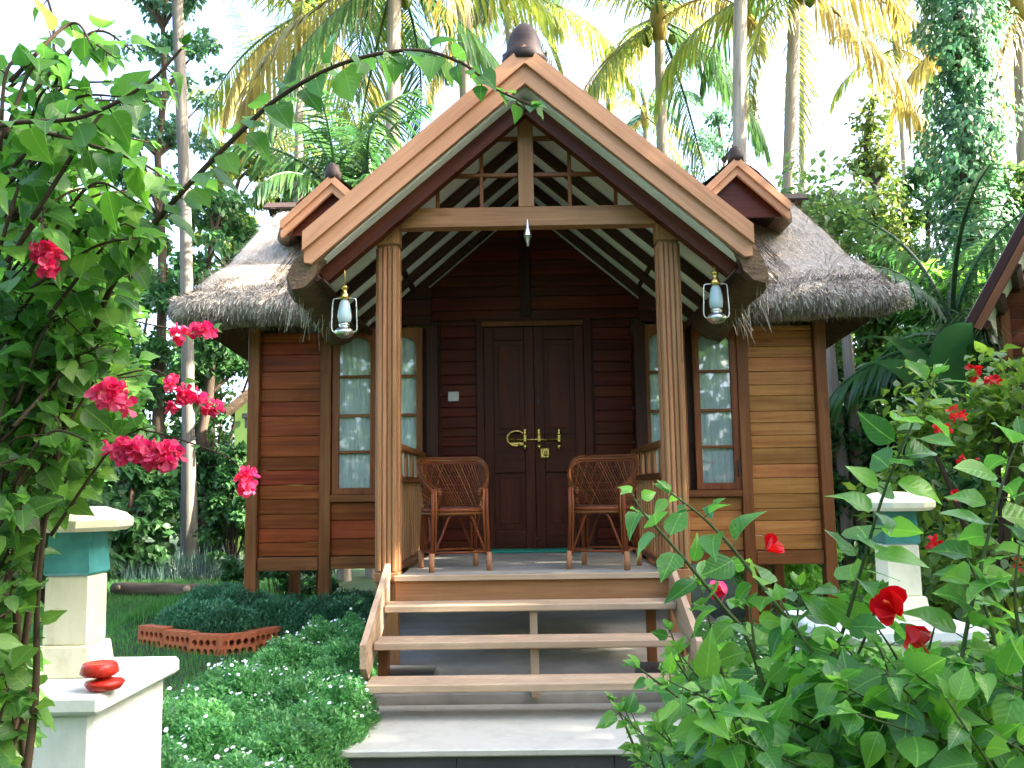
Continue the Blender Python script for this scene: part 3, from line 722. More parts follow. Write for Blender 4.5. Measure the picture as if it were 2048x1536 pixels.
# ================================================================== CHAIRS
def make_chair(label):
    t = thing('wicker_chair', label, 'chair', (0, 0, 0), 'wicker armchairs on the porch')
    def plan(ph, k=1.0): return Vector((.232*k*math.cos(ph), .225*k*math.sin(ph), 0))
    ph0, ph1 = -.95, math.pi+.95
    def rim(s):
        ph = ph0+(ph1-ph0)*s; u = min(1, (1-abs(2*s-1))/.66); q = .5-.5*math.cos(math.pi*u); p = plan(ph, 1.0+.13*q)
        p.z = .55+.235*q; return p
    def seat(s):
        p = plan(ph0+(ph1-ph0)*s, .96); p.z = .43; return p
    mb = MB(); pts = [rim(i/40) for i in range(41)]
    for dz, r in ((0, .014), (.017, .011), (-.018, .010)): mb.tube([p+Vector((0, 0, dz)) for p in pts], r, 7)
    for i in range(0, 120):
        p = rim(i/119); nxt = rim(min(1, i/119+.01)); d = (nxt-p) if i < 119 else (p-rim(.98)); d.normalize()
        if i % 3 == 0: mb.tube([p+Vector((0, 0, -.03)), p+d*.006+d.cross(Vector((0, 0, 1)))*.017, p+d*.012+Vector((0, 0, .029))], .0035, 4)
    mb.build('arm_rim', 'cane', t)
    mb = MB()
    for i in range(58):
        s = i/57; s2 = min(1, s+.15)
        if s < .9:
            a, b2 = seat(s), rim(s2); m_ = (a+b2)/2+plan(ph0+(ph1-ph0)*(s+s2)/2, .05); mb.tube([a, m_, b2], .0047, 5, False)
    for i in range(16):
        s = .1+.9*i/15; s2 = max(0, s-.13); a, b2 = seat(s), rim(s2); m_ = (a+b2)/2+plan(ph0+(ph1-ph0)*(s+s2)/2, .02); mb.tube([a, m_, b2], .003, 4, False)
    for k in range(1, 6):
        q = k/6
        mb.tube([seat(i/30)*(1-q)+rim(i/30)*q+plan(ph0+(ph1-ph0)*i/30, .012+.1*q*(1-q)) for i in range(31)], .0026, 4, False)
    mb.build('weave', 'cane', t)
    mb = MB(); ring = [plan(2*math.pi*i/36, .98)+Vector((0, 0, .425)) for i in range(37)]
    mb.tube(ring, .013, 7); mb.tube([p-Vector((0, 0, .024)) for p in ring], .011, 7)
    mb.build('seat_frame', 'cane', t)
    mb = MB(); n = 36
    vs = [(0, 0, .427)]+[plan(2*math.pi*i/n, .97)+Vector((0, 0, .437)) for i in range(n)]
    vs += [(0, 0, .405)]+[plan(2*math.pi*i/n, .95)+Vector((0, 0, .412)) for i in range(n)]
    fs = [(0, 1+i, 1+(i+1) % n) for i in range(n)]+[(n+1, n+2+(i+1) % n, n+2+i) for i in range(n)]+[(1+i, n+2+i, n+2+(i+1) % n, 1+(i+1) % n) for i in range(n)]
    mb.add(vs, fs)
    for k in range(-8, 9):
        w = math.sqrt(max(0, 1-(k/9)**2))*.22; mb.tube([(-w, k*.026, .44), (0, k*.026, .436), (w, k*.026, .44)], .006, 4)
    mb.build('seat', 'seat_pad', t)
    for sx in (-1, 1):
        for sy, top in ((-1, .575), (1, .44)):
            x, y = .195*sx, (-.19 if sy < 0 else .185)
            mb = MB(); mb.tube([(x*1.06, y*1.04, 0), (x, y, .42), (x, y, top)], [.0155, .014, .013], 8)
            mb.tube([(x*1.06-sx*.024, y*1.04, .11), (x-sx*.024, y, .42), (x-sx*.02, y, top)], .008, 6)
            lg = mb.build('leg', 'cane', t)
            mb = MB(); mb.tube([(x*1.062, y*1.045, .001), (x*1.055, y*1.035, .13)], [.021, .0195], 9); mb.build('foot_binding', 'post_wood', lg)
    mb = MB(); c4 = [(-.2, -.193), (.2, -.193), (.2, .19), (-.2, .19)]
    for i in range(4): a, b2 = c4[i], c4[(i+1) % 4]; mb.tube([(*a, .13), (*b2, .13)], .009, 6)
    mb.build('stretcher', 'cane', t)
    for i in range(4):
        a, b2 = Vector((*c4[i], 0)), Vector((*c4[(i+1) % 4], 0)); f = lambda k, z: a.lerp(b2, k)+Vector((0, 0, z))
        mb = MB(); mb.tube(smooth_line([f(.04, .13), f(.17, .25), f(.3, .375), f(.42, .395), f(.58, .395), f(.7, .375), f(.83, .25), f(.96, .13)], 4), .0085, 6); mb.build('brace', 'cane', t)
    return t
def copy_thing(root, **kw):
    r = root.copy(); COL.objects.link(r)
    for k, v in kw.items(): r[k] = v
    for ch in list(root.children):
        c = ch.copy(); COL.objects.link(c); c.parent = r
        for g in list(ch.children): d = g.copy(); COL.objects.link(d); d.parent = c
    return r
ch1 = make_chair('cane armchair by the left railing, nearer the switch plate'); ch2 = copy_thing(ch1, label='cane armchair on the right side of the door with leaves in front of it')
a = P(913, 1130, 6.37); ch1.location = (a.x-.03, 6.58, FL); ch1.rotation_euler.z = .3
a = P(1205, 1130, 6.37); ch2.location = (a.x+.035, 6.57, FL); ch2.rotation_euler.z = -.34

# ================================================================== LANTERNS
def lantern(px, py, label):
    h = P(px, py, 6.0); t = thing('hanging_lantern', label, 'lantern', h, 'brass hurricane lanterns under the porch eaves')
    X, Y, Z = h; L = lambda pr, nm, mt, n=18: MB().lathe([(r, z) for r, z in pr], h, n).build(nm, mt, t)
    L([(.045, .02), (.046, .0), (.03, -.025), (.012, -.065), (.005, -.08)], 'hook_cup', 'brass')
    MB().tube([(X, Y, Z-.07), (X, Y, Z-.245)], .0038, 6).build('rod', 'brass', t)
    L([(.012, -.225), (.027, -.232), (.027, -.242), (.018, -.25), (.02, -.27), (.03, -.285), (.036, -.31), (.03, -.322)], 'cap', 'brass')
    L([(.02, -.322), (.034, -.345), (.045, -.40), (.048, -.44), (.044, -.475), (.036, -.482)], 'globe', 'globe')
    w = .079; MB().tube(smooth_line([(X-.03, Y, Z-.312), (X-w+.012, Y, Z-.315), (X-w, Y, Z-.335), (X-w-.004, Y, Z-.43), (X-w-.006, Y, Z-.52), (X-w+.01, Y, Z-.545), (X-.03, Y, Z-.548)], 5), .0052, 6).tube(smooth_line([(X+.03, Y, Z-.312), (X+w-.012, Y, Z-.315), (X+w, Y, Z-.335), (X+w+.004, Y, Z-.43), (X+w+.006, Y, Z-.52), (X+w-.01, Y, Z-.545), (X+.03, Y, Z-.548)], 5), .0052, 6).build('bail', 'tin', t)
    L([(.036, -.483), (.04, -.5), (.032, -.51), (.05, -.522), (.066, -.54), (.066, -.556), (.052, -.572), (.03, -.582), (.0, -.585)], 'oil_base', 'tin')
lantern(690, 507, 'brass hurricane lantern hanging under the left porch eave'); lantern(1427, 478, 'brass hurricane lantern hanging under the right porch eave')
h = P(1055, 447, 6.12); t = thing('pendant', 'small white teardrop pendant hanging from the middle of the tie beam', 'pendant', h)
MB().lathe([(.003, .03), (.008, 0), (.012, -.03), (.028, -.075), (.03, -.088), (.02, -.11), (.008, -.16), (.002, -.165)], h, 6, False).build('drop', 'tin', t)
MB().tube([h+Vector((0, .04, .03)), h+Vector((0, .0, .03))], .004, 6).build('hook', 'tin', t)
mt = MB(); mt.bx(-.37, .63, 8.1, 8.4, FL+.002, FL+.02, .005); o = mt.build('door_mat', 'mat_green'); tag(o, 'thin green mat lying in front of the cabin door', 'door mat')

# ================================================================== PILLARS
def pillar(x0, y0, mir, label, glass):
    """x0,y0: front left corner of the pedestal"""
    t = thing('garden_lamp_pillar', label, 'lamp pillar', (x0+.36, y0+.35, 0), 'white lamp pillars flanking the path')
    p = MB().bx(x0+.045, x0+.675, y0+.045, y0+.655, -.05, .764, .014).build('pedestal', 'white_paint', t)
    MB().bx(x0, x0+.72, y0, y0+.70, .765, .83, .014).build('pedestal_cap', 'white_paint', p)
    px = x0+.36+mir; py = y0+.37
    def frus(s0, s1, z0, z1, nm, mt, ch=.006, par=t):
        mb = MB(); mb.lathe([(s0*.7071-ch, z0), (s0*.7071, z0+ch), (s1*.7071, z1-ch), (s1*.7071-ch, z1)], (px, py, 0), 4, False, math.pi/4); return mb.build(nm, mt, par)
    po = frus(.21, .185, .83, .94, 'post_base', 'cream_paint'); frus(.155, .152, .94, 1.185, 'post', 'cream_paint')
    g = frus(.168, .145, 1.186, 1.35, 'lamp_glass', glass, .01)
    for sx in (-1, 1): pass
    mb = MB(); mb.lathe([(.165, 1.345), (.185, 1.36), (.188, 1.385), (.16, 1.41), (.09, 1.432), (.0, 1.436)], (px, py, 0), 8, False, math.pi/8); mb.build('lamp_lid', 'cream_paint', t)
    return px, py
pillar(-2.1, 3.0, .09, 'white pedestal with cream and blue green lamp post behind the bougainvillea stems', 'green_glass')
pillar(1.34, 4.1, .12, 'white pedestal with cream and dark green lamp post among the right hand shrubs', 'dark_green_glass')
c = P(205, 1350, 3.08); t = thing('red_cup', 'two stacked glossy red cups on the edge of the left pedestal', 'cup', (c.x, c.y, .832))
MB().lathe([(.03, 0), (.052, .004), (.064, .022), (.06, .03), (.035, .034), (.02, .04)], (c.x+.008, c.y, .832), 18).build('lower_cup', 'red_plastic', t)
MB().lathe([(.02, .0), (.05, .006), (.062, .016), (.056, .04), (.05, .048), (.03, .042)], (c.x-.01, c.y, .872), 18).build('upper_cup', 'red_plastic', t)
c = G(1532, 1180); mb = MB(); mb.lathe([(.06, -.05), (.058, .25), (.05, .27), (.02, .285)], (c.x, c.y, c.z), 4, False, .8); tag(mb.build('marker_post', 'white_paint'), 'short white marker post in the grass right of the stairs', 'marker post')
# ================================================================== LOG, EDGING, STONES
a, b2 = G(228, 1190), G(415, 1195); lg = thing('log', 'grey brown felled log with sawn branch stub lying on the lawn', 'log', a)
up = Vector((0, 0, .075)); pts = [a.lerp(b2, k/7)+up+Vector((0, 0, .008*math.sin(k*2.1))) for k in range(8)]
mb = MB(); mb.tube(pts, [.075, .082, .08, .078, .083, .08, .086, .08], 14); mb.build('log_bark', 'bark_log', lg)
for k, r in ((.07, .03), (.8, .048)):
    p = a.lerp(b2, k)+up; mb = MB(); mb.tube([p, p+Vector((.02, -.12, .03))], [r*1.3, r*1.1], 12); s_ = mb.build('branch_stub', 'bark_log', lg)
    mb = MB(); mb.tube([p+Vector((.02, -.118, .03)), p+Vector((.021, -.124, .0305))], [r*.92, r*.9], 12); mb.build('cut_face', 'cut_wood', s_)
def hollow_block(p, ang, L=.29, H=.15, lab=''):
    """terracotta block with rows of round-cornered holes"""
    t = thing('hollow_block', lab, 'clay block', p, 'terracotta lattice edging blocks', ang)
    bm = bmesh.new(); es = []; loops = [[(-L/2, 0), (L/2, 0), (L/2, H), (-L/2, H)]]
    for r_, z in enumerate((.04, .108)):
        for k in range(5):
            cx = -L/2+.035+k*.055+(.012 if r_ else -.008); loops.append([(cx+.021*math.cos(q), z+.026*math.sin(q)) for q in [i*math.pi/4 for i in range(8)]])
    for lp in loops:
        vs = [bm.verts.new((x, 0, z)) for x, z in lp]; es += [bm.edges.new((vs[i], vs[(i+1) % len(vs)])) for i in range(len(vs))]
    bmesh.ops.triangle_fill(bm, use_beauty=True, edges=es)
    ex = bmesh.ops.extrude_face_region(bm, geom=list(bm.faces)); bmesh.ops.translate(bm, vec=(0, .1, 0), verts=[v for v in ex['geom'] if isinstance(v, bmesh.types.BMVert)])
    bmesh.ops.recalc_face_normals(bm, faces=bm.faces); me = bpy.data.meshes.new('block_body'); bm.to_mesh(me); bm.free(); me.materials.append(MATS['terracotta'])
    o = bpy.data.objects.new('block_body', me); COL.objects.link(o); o.parent = t
ed = [G(x, y) for x, y in ((300, 1292), (352, 1302), (412, 1310), (475, 1308), (535, 1296))]
for i, (p, nm) in enumerate(zip(ed, ('leftmost', 'second from the left', 'middle', 'second from the right', 'rightmost'))):
    q = ed[min(i+1, 4)]-ed[max(0, i-1)]; w = max(.2, (ed[1]-ed[0]).length*.97)
    hollow_block(p-Vector((0, 0, .02)), math.atan2(q.y, q.x), w, .17, 'orange hollow clay edging block, %s of the curved row' % nm)
def stone(p, r, label, sz=(1, .8, .7)):
    mb = MB(); vs = []; nu, nv = 14, 9; s = R.uniform(0, 20)
    for i in range(nv+1):
        for k in range(nu):
            th = math.pi*i/nv; ph = 2*math.pi*k/nu; d = Vector((math.sin(th)*math.cos(ph), math.sin(th)*math.sin(ph), math.cos(th)))
            q = 1+.16*math.sin(d.x*3+s)+.14*math.sin(d.y*4+s*2)+.1*math.sin(d.z*5+d.x*4+s)
            vs.append(p+Vector((d.x*sz[0], d.y*sz[1], d.z*sz[2]))*r*q+Vector((0, 0, r*.3)))
    fs = [(i*nu+k, i*nu+(k+1) % nu, (i+1)*nu+(k+1) % nu, (i+1)*nu+k) for i in range(nv) for k in range(nu)]
    mb.add(vs, fs, None, True); tag(mb.build('boulder', 'stone'), label, 'boulder')
stone(G(1985, 1235), .22, 'dark grey boulder on the lawn under the red flowered bush'); stone(G(1722, 1150), .2, 'low brownish boulder beside the right corner of the cabin')
# ================================================================== VEGETATION
def unit(n): return nrm(rng.normal(0, 1, (n, 3)))
def bush(name, label, cat, c, rx, ry, h, n, size, mat, t=T_MID, ncl=26, group=None, stem='stem_brown', droop=.35, asp=1, shell=.55, zb=.12):
    """leafy shrub: leaf clusters spread through an uneven crown, on stems"""
    c = Vector(c); o = thing(name, label, cat, c, group)
    th = rng.uniform(0, 2*np.pi, ncl); zz = rng.uniform(zb, 1, ncl); k = rng.uniform(shell, 1.05, ncl)
    prof = np.sqrt(np.clip(1-((zz-.42)/.62)**2, .05, 1))
    ce = np.stack([c.x+rx*k*prof*np.cos(th), c.y+ry*k*prof*np.sin(th), c.z+h*zz*rng.uniform(.85, 1.08, ncl)], 1)
    idx = rng.integers(0, ncl, n); rr = rng.uniform(.14, .34, ncl)[idx]*min(rx*1.5, h*.9)
    dirs = unit(n); pos = ce[idx]+dirs*(rr*rng.random(n)**.5)[:, None]*arr((1, 1, .75))
    pos[:, 2] = np.maximum(pos[:, 2], c.z+.01)
    cc = arr((c.x, c.y, c.z+h*.4)); out = nrm(pos-cc)
    d = nrm(out*.6+unit(n)*.7+arr((0, 0, -droop))); up = out*.5+arr((0, 0, .9))+unit(n)*.5
    scatter('foliage', pos, d, up, size*rng.uniform(.65, 1.25, n), mat, o, t, jit=.4)
    mb = MB()
    for q in ce[:min(ncl, 14)]:
        e = Vector(q); b2 = c+Vector((R.uniform(-.12, .12)*rx, R.uniform(-.12, .12)*ry, -.03)); m_ = b2.lerp(e, .5)+Vector((0, 0, .12*h)); r0 = max(.008, .012*h)
        mb.tube(smooth_line([b2, m_, e], 4), [r0*(1-.08*i) for i in range(9)], 5)
    mb.build('stem', stem, o); return o
def tree(name, label, cat, base, top, rx, cz0, n, size, mat, t=T_DIA, ncl=34, group=None, r0=.12, bark='bark_dark', conic=False, sparse=1.0, ry=None):
    """tapered trunk with limbs, uneven crown of leaf clusters between cz0 and the top"""
    base, top = Vector(base), Vector(top); o = thing(name, label, cat, base, group); ry = ry or rx; H = top.z-cz0
    zz = rng.uniform(0, 1, ncl); th = rng.uniform(0, 2*np.pi, ncl); k = np.sqrt(rng.random(ncl))
    prof = (1.05-zz)*1.0 if conic else np.sqrt(np.clip(1-((zz-.45)/.6)**2, .06, 1))
    ax = arr([base.lerp(top, (cz0+z*H-base.z)/max(.1, top.z-base.z)) for z in zz])
    ce = ax+np.stack([rx*k*prof*np.cos(th), ry*k*prof*np.sin(th), np.zeros(ncl)], 1)
    wts = rng.uniform(.3, 1.6, ncl); idx = rng.choice(ncl, n, p=wts/wts.sum()); rr = rng.uniform(.2, .42, ncl)[idx]*rx*sparse
    dirs = unit(n); pos = ce[idx]+dirs*(rr*rng.random(n)**.6)[:, None]*arr((1, 1, .6))
    d = nrm(dirs*.6+unit(n)*.6+arr((0, 0, -.4))); up = arr((0, 0, 1))+unit(n)*.7
    scatter('crown', pos, d, up, size*rng.uniform(.6, 1.3, n), mat, o, t, jit=.3)
    mb = MB(); pts = [base.lerp(top, k_/9)+Vector((R.gauss(0, .03), R.gauss(0, .03), 0))*min(k_, 3) for k_ in range(10)]
    mb.tube([base-Vector((0, 0, .1))]+pts[1:], [r0*(1-.085*i) for i in range(10)], 9)
    for q in ce[:18]:
        e = Vector(q); s_ = pts[min(8, max(1, int(9*(e.z-base.z-.25*rx)/(top.z-base.z))))]; mb.tube(smooth_line([s_, s_.lerp(e, .5)+Vector((0, 0, .06*rx)), e], 3), [r0*.35, r0*.3, r0*.26, r0*.2, r0*.15, r0*.1, r0*.06], 5)
    mb.build('trunk', bark, o); return o

# ---- palms
def frond_mesh(L, e0, bend, n, mat, ll=.75, lw=.05, hang=.6):
    pts = []; p = np.zeros(3); ang = e0; K = 24
    tw = rng.normal(0, .05)
    for i in range(K+1):
        pts.append(p.copy()); s = i/K; a = e0-bend*s**1.4; p = p+arr((math.cos(a), tw*s*2, math.sin(a)))*L/K
    pts = arr(pts); pos = []; d = []; up = []; sz = []
    for i in range(n):
        s = .1+.9*i/(n-1); k = s*K; j = min(K-1, int(k)); q = pts[j]+(pts[j+1]-pts[j])*(k-j); tg = nrm(pts[j+1]-pts[j])
        l = ll*(.35+1.1*math.sin(math.pi*min(1, s*.92+.06))**.8)*.75
        for sd in (-1, 1):
            v = nrm(arr((0, sd, 0))*1.0+tg*(.35+.75*s)+arr((0, 0, -hang*rng.uniform(.5, 1.5)))+rng.normal(0, .07, 3))
            pos.append(q); d.append(v); up.append(arr((0, 0, 1))+tg*.2+arr((0, sd*.5, 0))); sz.append(l*rng.uniform(.85, 1.1))
    sz = arr(sz); tv = arr(((-.3, 0, 0), (.3, 0, 0), (-.5, .3, -.02), (.5, .3, -.02), (-.33, .7, -.16), (.33, .7, -.16), (0, 1, -.36)))
    lf = scatter('frond', pos, d, up, sz, mat, None, (tv, [(0, 1, 3, 2), (2, 3, 5, 4), (4, 5, 6)]), lw)
    me = lf.data; mb = MB(); mb.tube(pts, [.032*(1-.9*i/K)+.004 for i in range(K+1)], 5); st_ = mb.build('rachis', mat)
    a = bmesh.new(); a.from_mesh(me); a.from_mesh(st_.data); a.to_mesh(me); a.free()
    bpy.data.objects.remove(lf); bpy.data.objects.remove(st_); return me
FR = {}
def fset(key, mats, L, ll, lw, n, hang=.6):
    FR[key] = [[frond_mesh(L*rng.uniform(.92, 1.08), rad(e), rad(b2), n, m_, ll, lw, hang) for m_ in mats] for e, b2 in ((72, 60), (48, 85), (22, 95), (-8, 75), (-38, 45))]
fset('coconut', ('palm_green', 'palm_yellow', 'palm_orange'), 4.0, .95, .05, 54)
fset('areca', ('palm_green', 'leaf_banana'), 1.9, .55, .05, 34, .5)
def palm(label, base, crown, r=.14, nf=20, key='coconut', sc=1.0, yel=.4, group=None, nuts=0, name='coconut_palm', cat='palm tree', lo=-1.0, az=None, orange=.1, bark='bark_palm'):
    base, crown = Vector(base), Vector(crown); o = thing(name, label, cat, base, group)
    mid_ = base.lerp(crown, .5)+Vector((R.uniform(-.2, .2), R.uniform(-.2, .2), 0)); L = smooth_line([base-Vector((0, 0, .1)), mid_, crown], 39); mb = MB()
    mb.tube(L, [r*(1.3-.4*min(1, i/(.2*len(L)))-.2*i/len(L))*(1.0, 1.06, 1.02)[i % 3] for i in range(len(L))], 12); mb.build('trunk', bark, o)
    mb = MB(); mb.lathe([(r*.85, -.5), (r*1.2, -.2), (r*1.35, .1), (r*.8, .35), (.02, .6)], crown, 9); mb.build('crown_shaft', 'palm_orange' if key == 'coconut' else 'palm_green', o)
    for i in range(nf):
        f = (i+.5)/nf; cl = min(4, int(f*5)); ms = FR[key][cl]
        q = R.random(); mi = 0
        if key == 'coconut': mi = (2 if cl >= 3 and q < orange*3 else 1 if q < yel+.08*cl else 0)
        else: mi = int(q < .4)
        c = bpy.data.objects.new('frond', ms[mi]); COL.objects.link(c); c.parent = o
        aa = (i*2.39996+R.uniform(-.25, .25)) if az is None else az[i % len(az)]+R.uniform(-.2, .2)
        c.location = crown-base+Vector((0, 0, .12-.2*f)); c.rotation_euler = (R.uniform(-.15, .15), R.uniform(-.1, .1), aa); c.scale = (sc*R.uniform(.88, 1.1),)*3
    for i in range(nuts):
        a = R.uniform(0, 6.28); mb = MB(); q = crown+Vector((.3*math.cos(a), .3*math.sin(a), -.25-.2*R.random())); mb.lathe([(.02, -.13), (.085, -.06), (.1, .02), (.07, .1), (.01, .13)], q, 9); mb.build('coconut', 'leaf_olive', o)
    return o
def at(px, d): p = P(px, 900, d); return Vector((p.x, d, float(gz(p.x, d))))
CP = 'coconut palms behind the cabin'
palm('coconut palm with pale sunlit trunk rising right behind the right gablet', at(1492, 15), P(1488, -440, 15), .15, 12, yel=.3, group=CP)
palm('coconut palm with drooping old fronds over the right slope of the porch roof', at(1335, 19), P(1318, 40, 19), .16, 14, yel=.35, group=CP, nuts=6, orange=.2)
palm('coconut palm with big yellow fronds right of the pale tall trunk', at(1580, 16), P(1590, -40, 16), .14, 14, yel=.55, group=CP, nuts=5)
palm('thin grey palm trunk behind the yellow fronds', at(1606, 24), P(1612, -420, 24), .13, 10, yel=.5, group=CP)
palm('slender coconut palm with small bright crown left of the vine clad tree', at(1835, 26), P(1795, 95, 26), .11, 13, sc=.62, yel=.6, group=CP)
palm('coconut palm cut by the right picture edge with brown hanging fronds', at(2075, 17), P(2035, 0, 17), .15, 13, yel=.35, group=CP, orange=.3)
palm('coconut palm with dense crown above the left slope of the porch roof', at(770, 14), P(790, -60, 14), .15, 15, yel=.35, group=CP, nuts=5)
palm('coconut palm with pale yellow trunk just left of the roof finial', at(925, 15), P(905, -440, 15), .15, 12, yel=.3, group=CP)
palm('coconut palm with sunlit yellow crown above the left gablet', at(545, 19), P(600, 30, 19), .13, 15, yel=.65, group=CP)
palm('coconut palm with green fronds behind the roof finial', at(1080, 20), P(1010, -20, 20), .13, 12, yel=.15, group=CP)
palm('distant coconut palm low behind the left slope of the porch roof', at(560, 27), P(545, 260, 27), .12, 14, sc=.85, yel=.55, group=CP)
palm('distant coconut palm low behind the right slope of the porch roof', at(1300, 29), P(1290, 230, 29), .12, 13, sc=.7, yel=.35, group=CP)
palm('slender straight areca palm with bare grey trunk left of the thatched roof', G(380, 1130), P(340, -330, 12.6), .112, 12, 'areca', 1.3, name='areca_palm', bark='bark_grey')
palm('short dark green palm peeping over the left gablet', at(690, 12.2), P(672, 395, 12.2), .08, 13, 'areca', .95, name='areca_palm')
palm('low fan of dark green palm fronds beside the left slope of the porch roof', at(745, 12.5), P(735, 370, 12.5), .08, 12, 'areca', .8, name='areca_palm')
palm('low palm with drooping fronds behind the right corner of the cabin', at(1905, 10.5), P(1905, 680, 10.5), .07, 14, 'areca', 1.1, name='areca_palm')
palm('bright yellow green palm sapling at the tip of the right roof eave', at(1890, 12.5), P(1880, 610, 12.5), .06, 11, 'areca', .8, name='areca_palm')
# ---- vine clad tree
vb = at(1925, 14); vt = P(1905, -120, 14); v = thing('vine_clad_tree', 'tall tree trunk completely wrapped in climbing vines', 'tree', vb)
L = smooth_line([vb, vb.lerp(vt, .5)+Vector((.15, 0, 0)), vt], 10); MB().tube(L, [.2-.006*i for i in range(len(L))], 9).build('trunk', 'bark_dark', v)
n = 15000; s = rng.random(n); ia = np.minimum((s*20).astype(int), 19); la = arr(L); pc = la[ia]+(la[ia+1]-la[ia])*(s*20-ia)[:, None]
th = rng.uniform(0, 2*np.pi, n); lump = .42+.2*np.sin(s*31+np.sin(th*2)*1.3)+.16*np.sin(s*67+th*3)+.16*(1-s); rr = lump*rng.uniform(.55, 1.15, n)
o3 = np.stack([np.cos(th), np.sin(th), np.zeros(n)], 1); pos = pc+o3*rr[:, None]; d = nrm(o3*.5+unit(n)*.5+arr((0, 0, -.7)))
scatter('vine_leaves', pos, d, o3+arr((0, 0, .6))+unit(n)*.4, rng.uniform(.07, .15, n), 'leaf_teal', v, T_MID, jit=.3)

# ---- trees and shrubs behind
BT = 'leafy trees behind the cabin'
def bt(label, px, d, ptop, cz_py, rpx, n, size, mat, **kw):
    s = d/FPX; tp = P(px, ptop, d); cz = P(px, cz_py, d).z; kw.setdefault('group', BT)
    return tree('leafy_tree', label, 'tree', at(kw.pop('bpx', px), d), tp, rpx*s, cz, n, size, mat, **kw)
bt('airy tall tree with small leaves behind the bougainvillea at the upper left', 330, 15, -60, 420, 110, 5200, .12, 'leaf_teal', ncl=46, sparse=.8)
bt('sparse olive green tree left of the left gablet', 480, 18, 270, 640, 95, 3000, .15, 'leaf_olive', ncl=40, sparse=.75, t=T_MID, bpx=415)
bt('dark leafy tree behind the left end of the thatch', 420, 15, 400, 760, 105, 6500, .13, 'leaf_hedge', ncl=44)
bt('dark tree filling the gap left of the slender palm', 230, 16.5, 410, 800, 120, 6500, .14, 'leaf_tree', ncl=44)
bt('pale leafy tree at the far left beyond the bougainvillea', 60, 18, 420, 850, 150, 5000, .15, 'leaf_olive', ncl=40)
bt('small leafy tree seen under the left gablet', 570, 20, 330, 640, 80, 2600, .15, 'leaf_tree', ncl=30, sparse=.8)
bt('rounded leafy tree behind the right hip of the thatch', 1610, 17, 410, 760, 100, 5200, .13, 'leaf_tree', ncl=40)
bt('slim conical tree with yellow leaf tips behind the right roof', 1745, 15, 190, 560, 75, 2600, .12, 'leaf_olive', ncl=46, conic=True, sparse=1.5)
bt('bushy green tree below the slim conical tree', 1745, 15.5, 380, 800, 125, 7000, .13, 'leaf_tree', ncl=50)
bt('dark broad tree between the conical tree and the vine clad tree', 1850, 16, 330, 760, 105, 6000, .13, 'leaf_teal', ncl=44)
bt('feathery green tree at the right picture edge above the neighbouring hut', 2010, 15, 330, 700, 95, 5500, .13, 'leaf_tree', ncl=44)
bt('far pale tree between the palms right of the porch roof', 1440, 26, 240, 620, 110, 3200, .18, 'leaf_teal', ncl=34, sparse=.8)
bt('far pale tree behind the left slope of the porch roof', 690, 26, 210, 600, 120, 3400, .18, 'leaf_tree', ncl=34, sparse=.8)
SH = 'shrubs around the cabin'
def bs(label, px, py, d, rpx, hpx, n, size, mat, **kw):
    s = d/FPX; b2 = at(px, d); top = P(px, py, d).z; kw.setdefault('group', SH)
    return bush('shrub', label, 'shrub', b2, rpx*s, rpx*s*.8, top-b2.z, n, size, mat, **kw)
bs('tall dark shrub left of the slender palm trunk', 245, 600, 15.0, 110, 0, 7500, .13, 'leaf_hedge', ncl=60)
bs('dark glossy shrub right of the slender palm trunk', 420, 800, 15.2, 62, 0, 4200, .11, 'leaf_hedge', ncl=46)
bs('big leaved shrub behind the log at the foot of the slender palm', 250, 850, 13.0, 80, 0, 3800, .15, 'leaf_hedge', t=T_OVATE, ncl=40)
bs('rounded dark shrub touching the left wall of the cabin', 468, 905, 13.3, 58, 0, 3600, .1, 'leaf_hedge', ncl=36)
bs('dark shrub far left behind the left pedestal', 120, 640, 10.5, 130, 0, 6500, .13, 'leaf_hedge', ncl=50)
bs('leafy shrub under the left end of the thatch', 430, 650, 17, 110, 0, 4200, .12, 'leaf_tree', ncl=40)
bs('dark fern like shrub behind the right corner post', 1700, 800, 11.5, 95, 0, 5200, .11, 'leaf_hedge', ncl=40)
bs('tall bright shrub between right wall and banana plant', 1720, 600, 13, 110, 0, 5600, .14, 'leaf_tree', ncl=44, t=T_MID)
bs('dark shrub right of the grey leaning trunks', 1800, 700, 11.8, 110, 0, 5600, .13, 'leaf_hedge', ncl=44)
bs('broad leaved bush below the vine clad tree', 1900, 560, 12.8, 120, 0, 4800, .17, 'leaf_vine', ncl=44, t=T_OVATE)
bs('low shrub on the lawn under the right corner of the cabin', 1600, 1090, 9.6, 120, 0, 4000, .06, 'leaf_shrub', ncl=30)
bs('dark low shrub right of the right pedestal', 1900, 900, 8.8, 110, 0, 5000, .09, 'leaf_hedge', ncl=36)
bs('dark bush under the cabin floor on the left', 560, 1110, 10.2, 110, 0, 3200, .07, 'leaf_hedge', ncl=26)
# grey leaning trunks
for px0, px1, lab in ((1690, 1652, 'pale grey trunk leaning left behind the right corner post'), (1712, 1690, 'second grey trunk leaning beside the pale one at the right corner post')):
    b2 = at(px0, 11.2); tp = P(px1, 640, 11.2); o = thing('bare_trunk', lab, 'tree trunk', b2); MB().tube([b2-Vector((0, 0, .1)), b2.lerp(tp, .5)+Vector((.02, 0, 0)), tp, tp+Vector((-.15, 0, 1.2))], [.085, .075, .065, .05], 9).build('trunk', 'bark_palm', o)
    n = 500; pos = arr(tp)+rng.normal(0, .35, (n, 3))+arr((-.15, 0, 1.3)); scatter('crown', pos, unit(n)+arr((0, 0, -.5)), unit(n)*.5+arr((0, 0, 1)), .12, 'leaf_tree', o, T_MID)
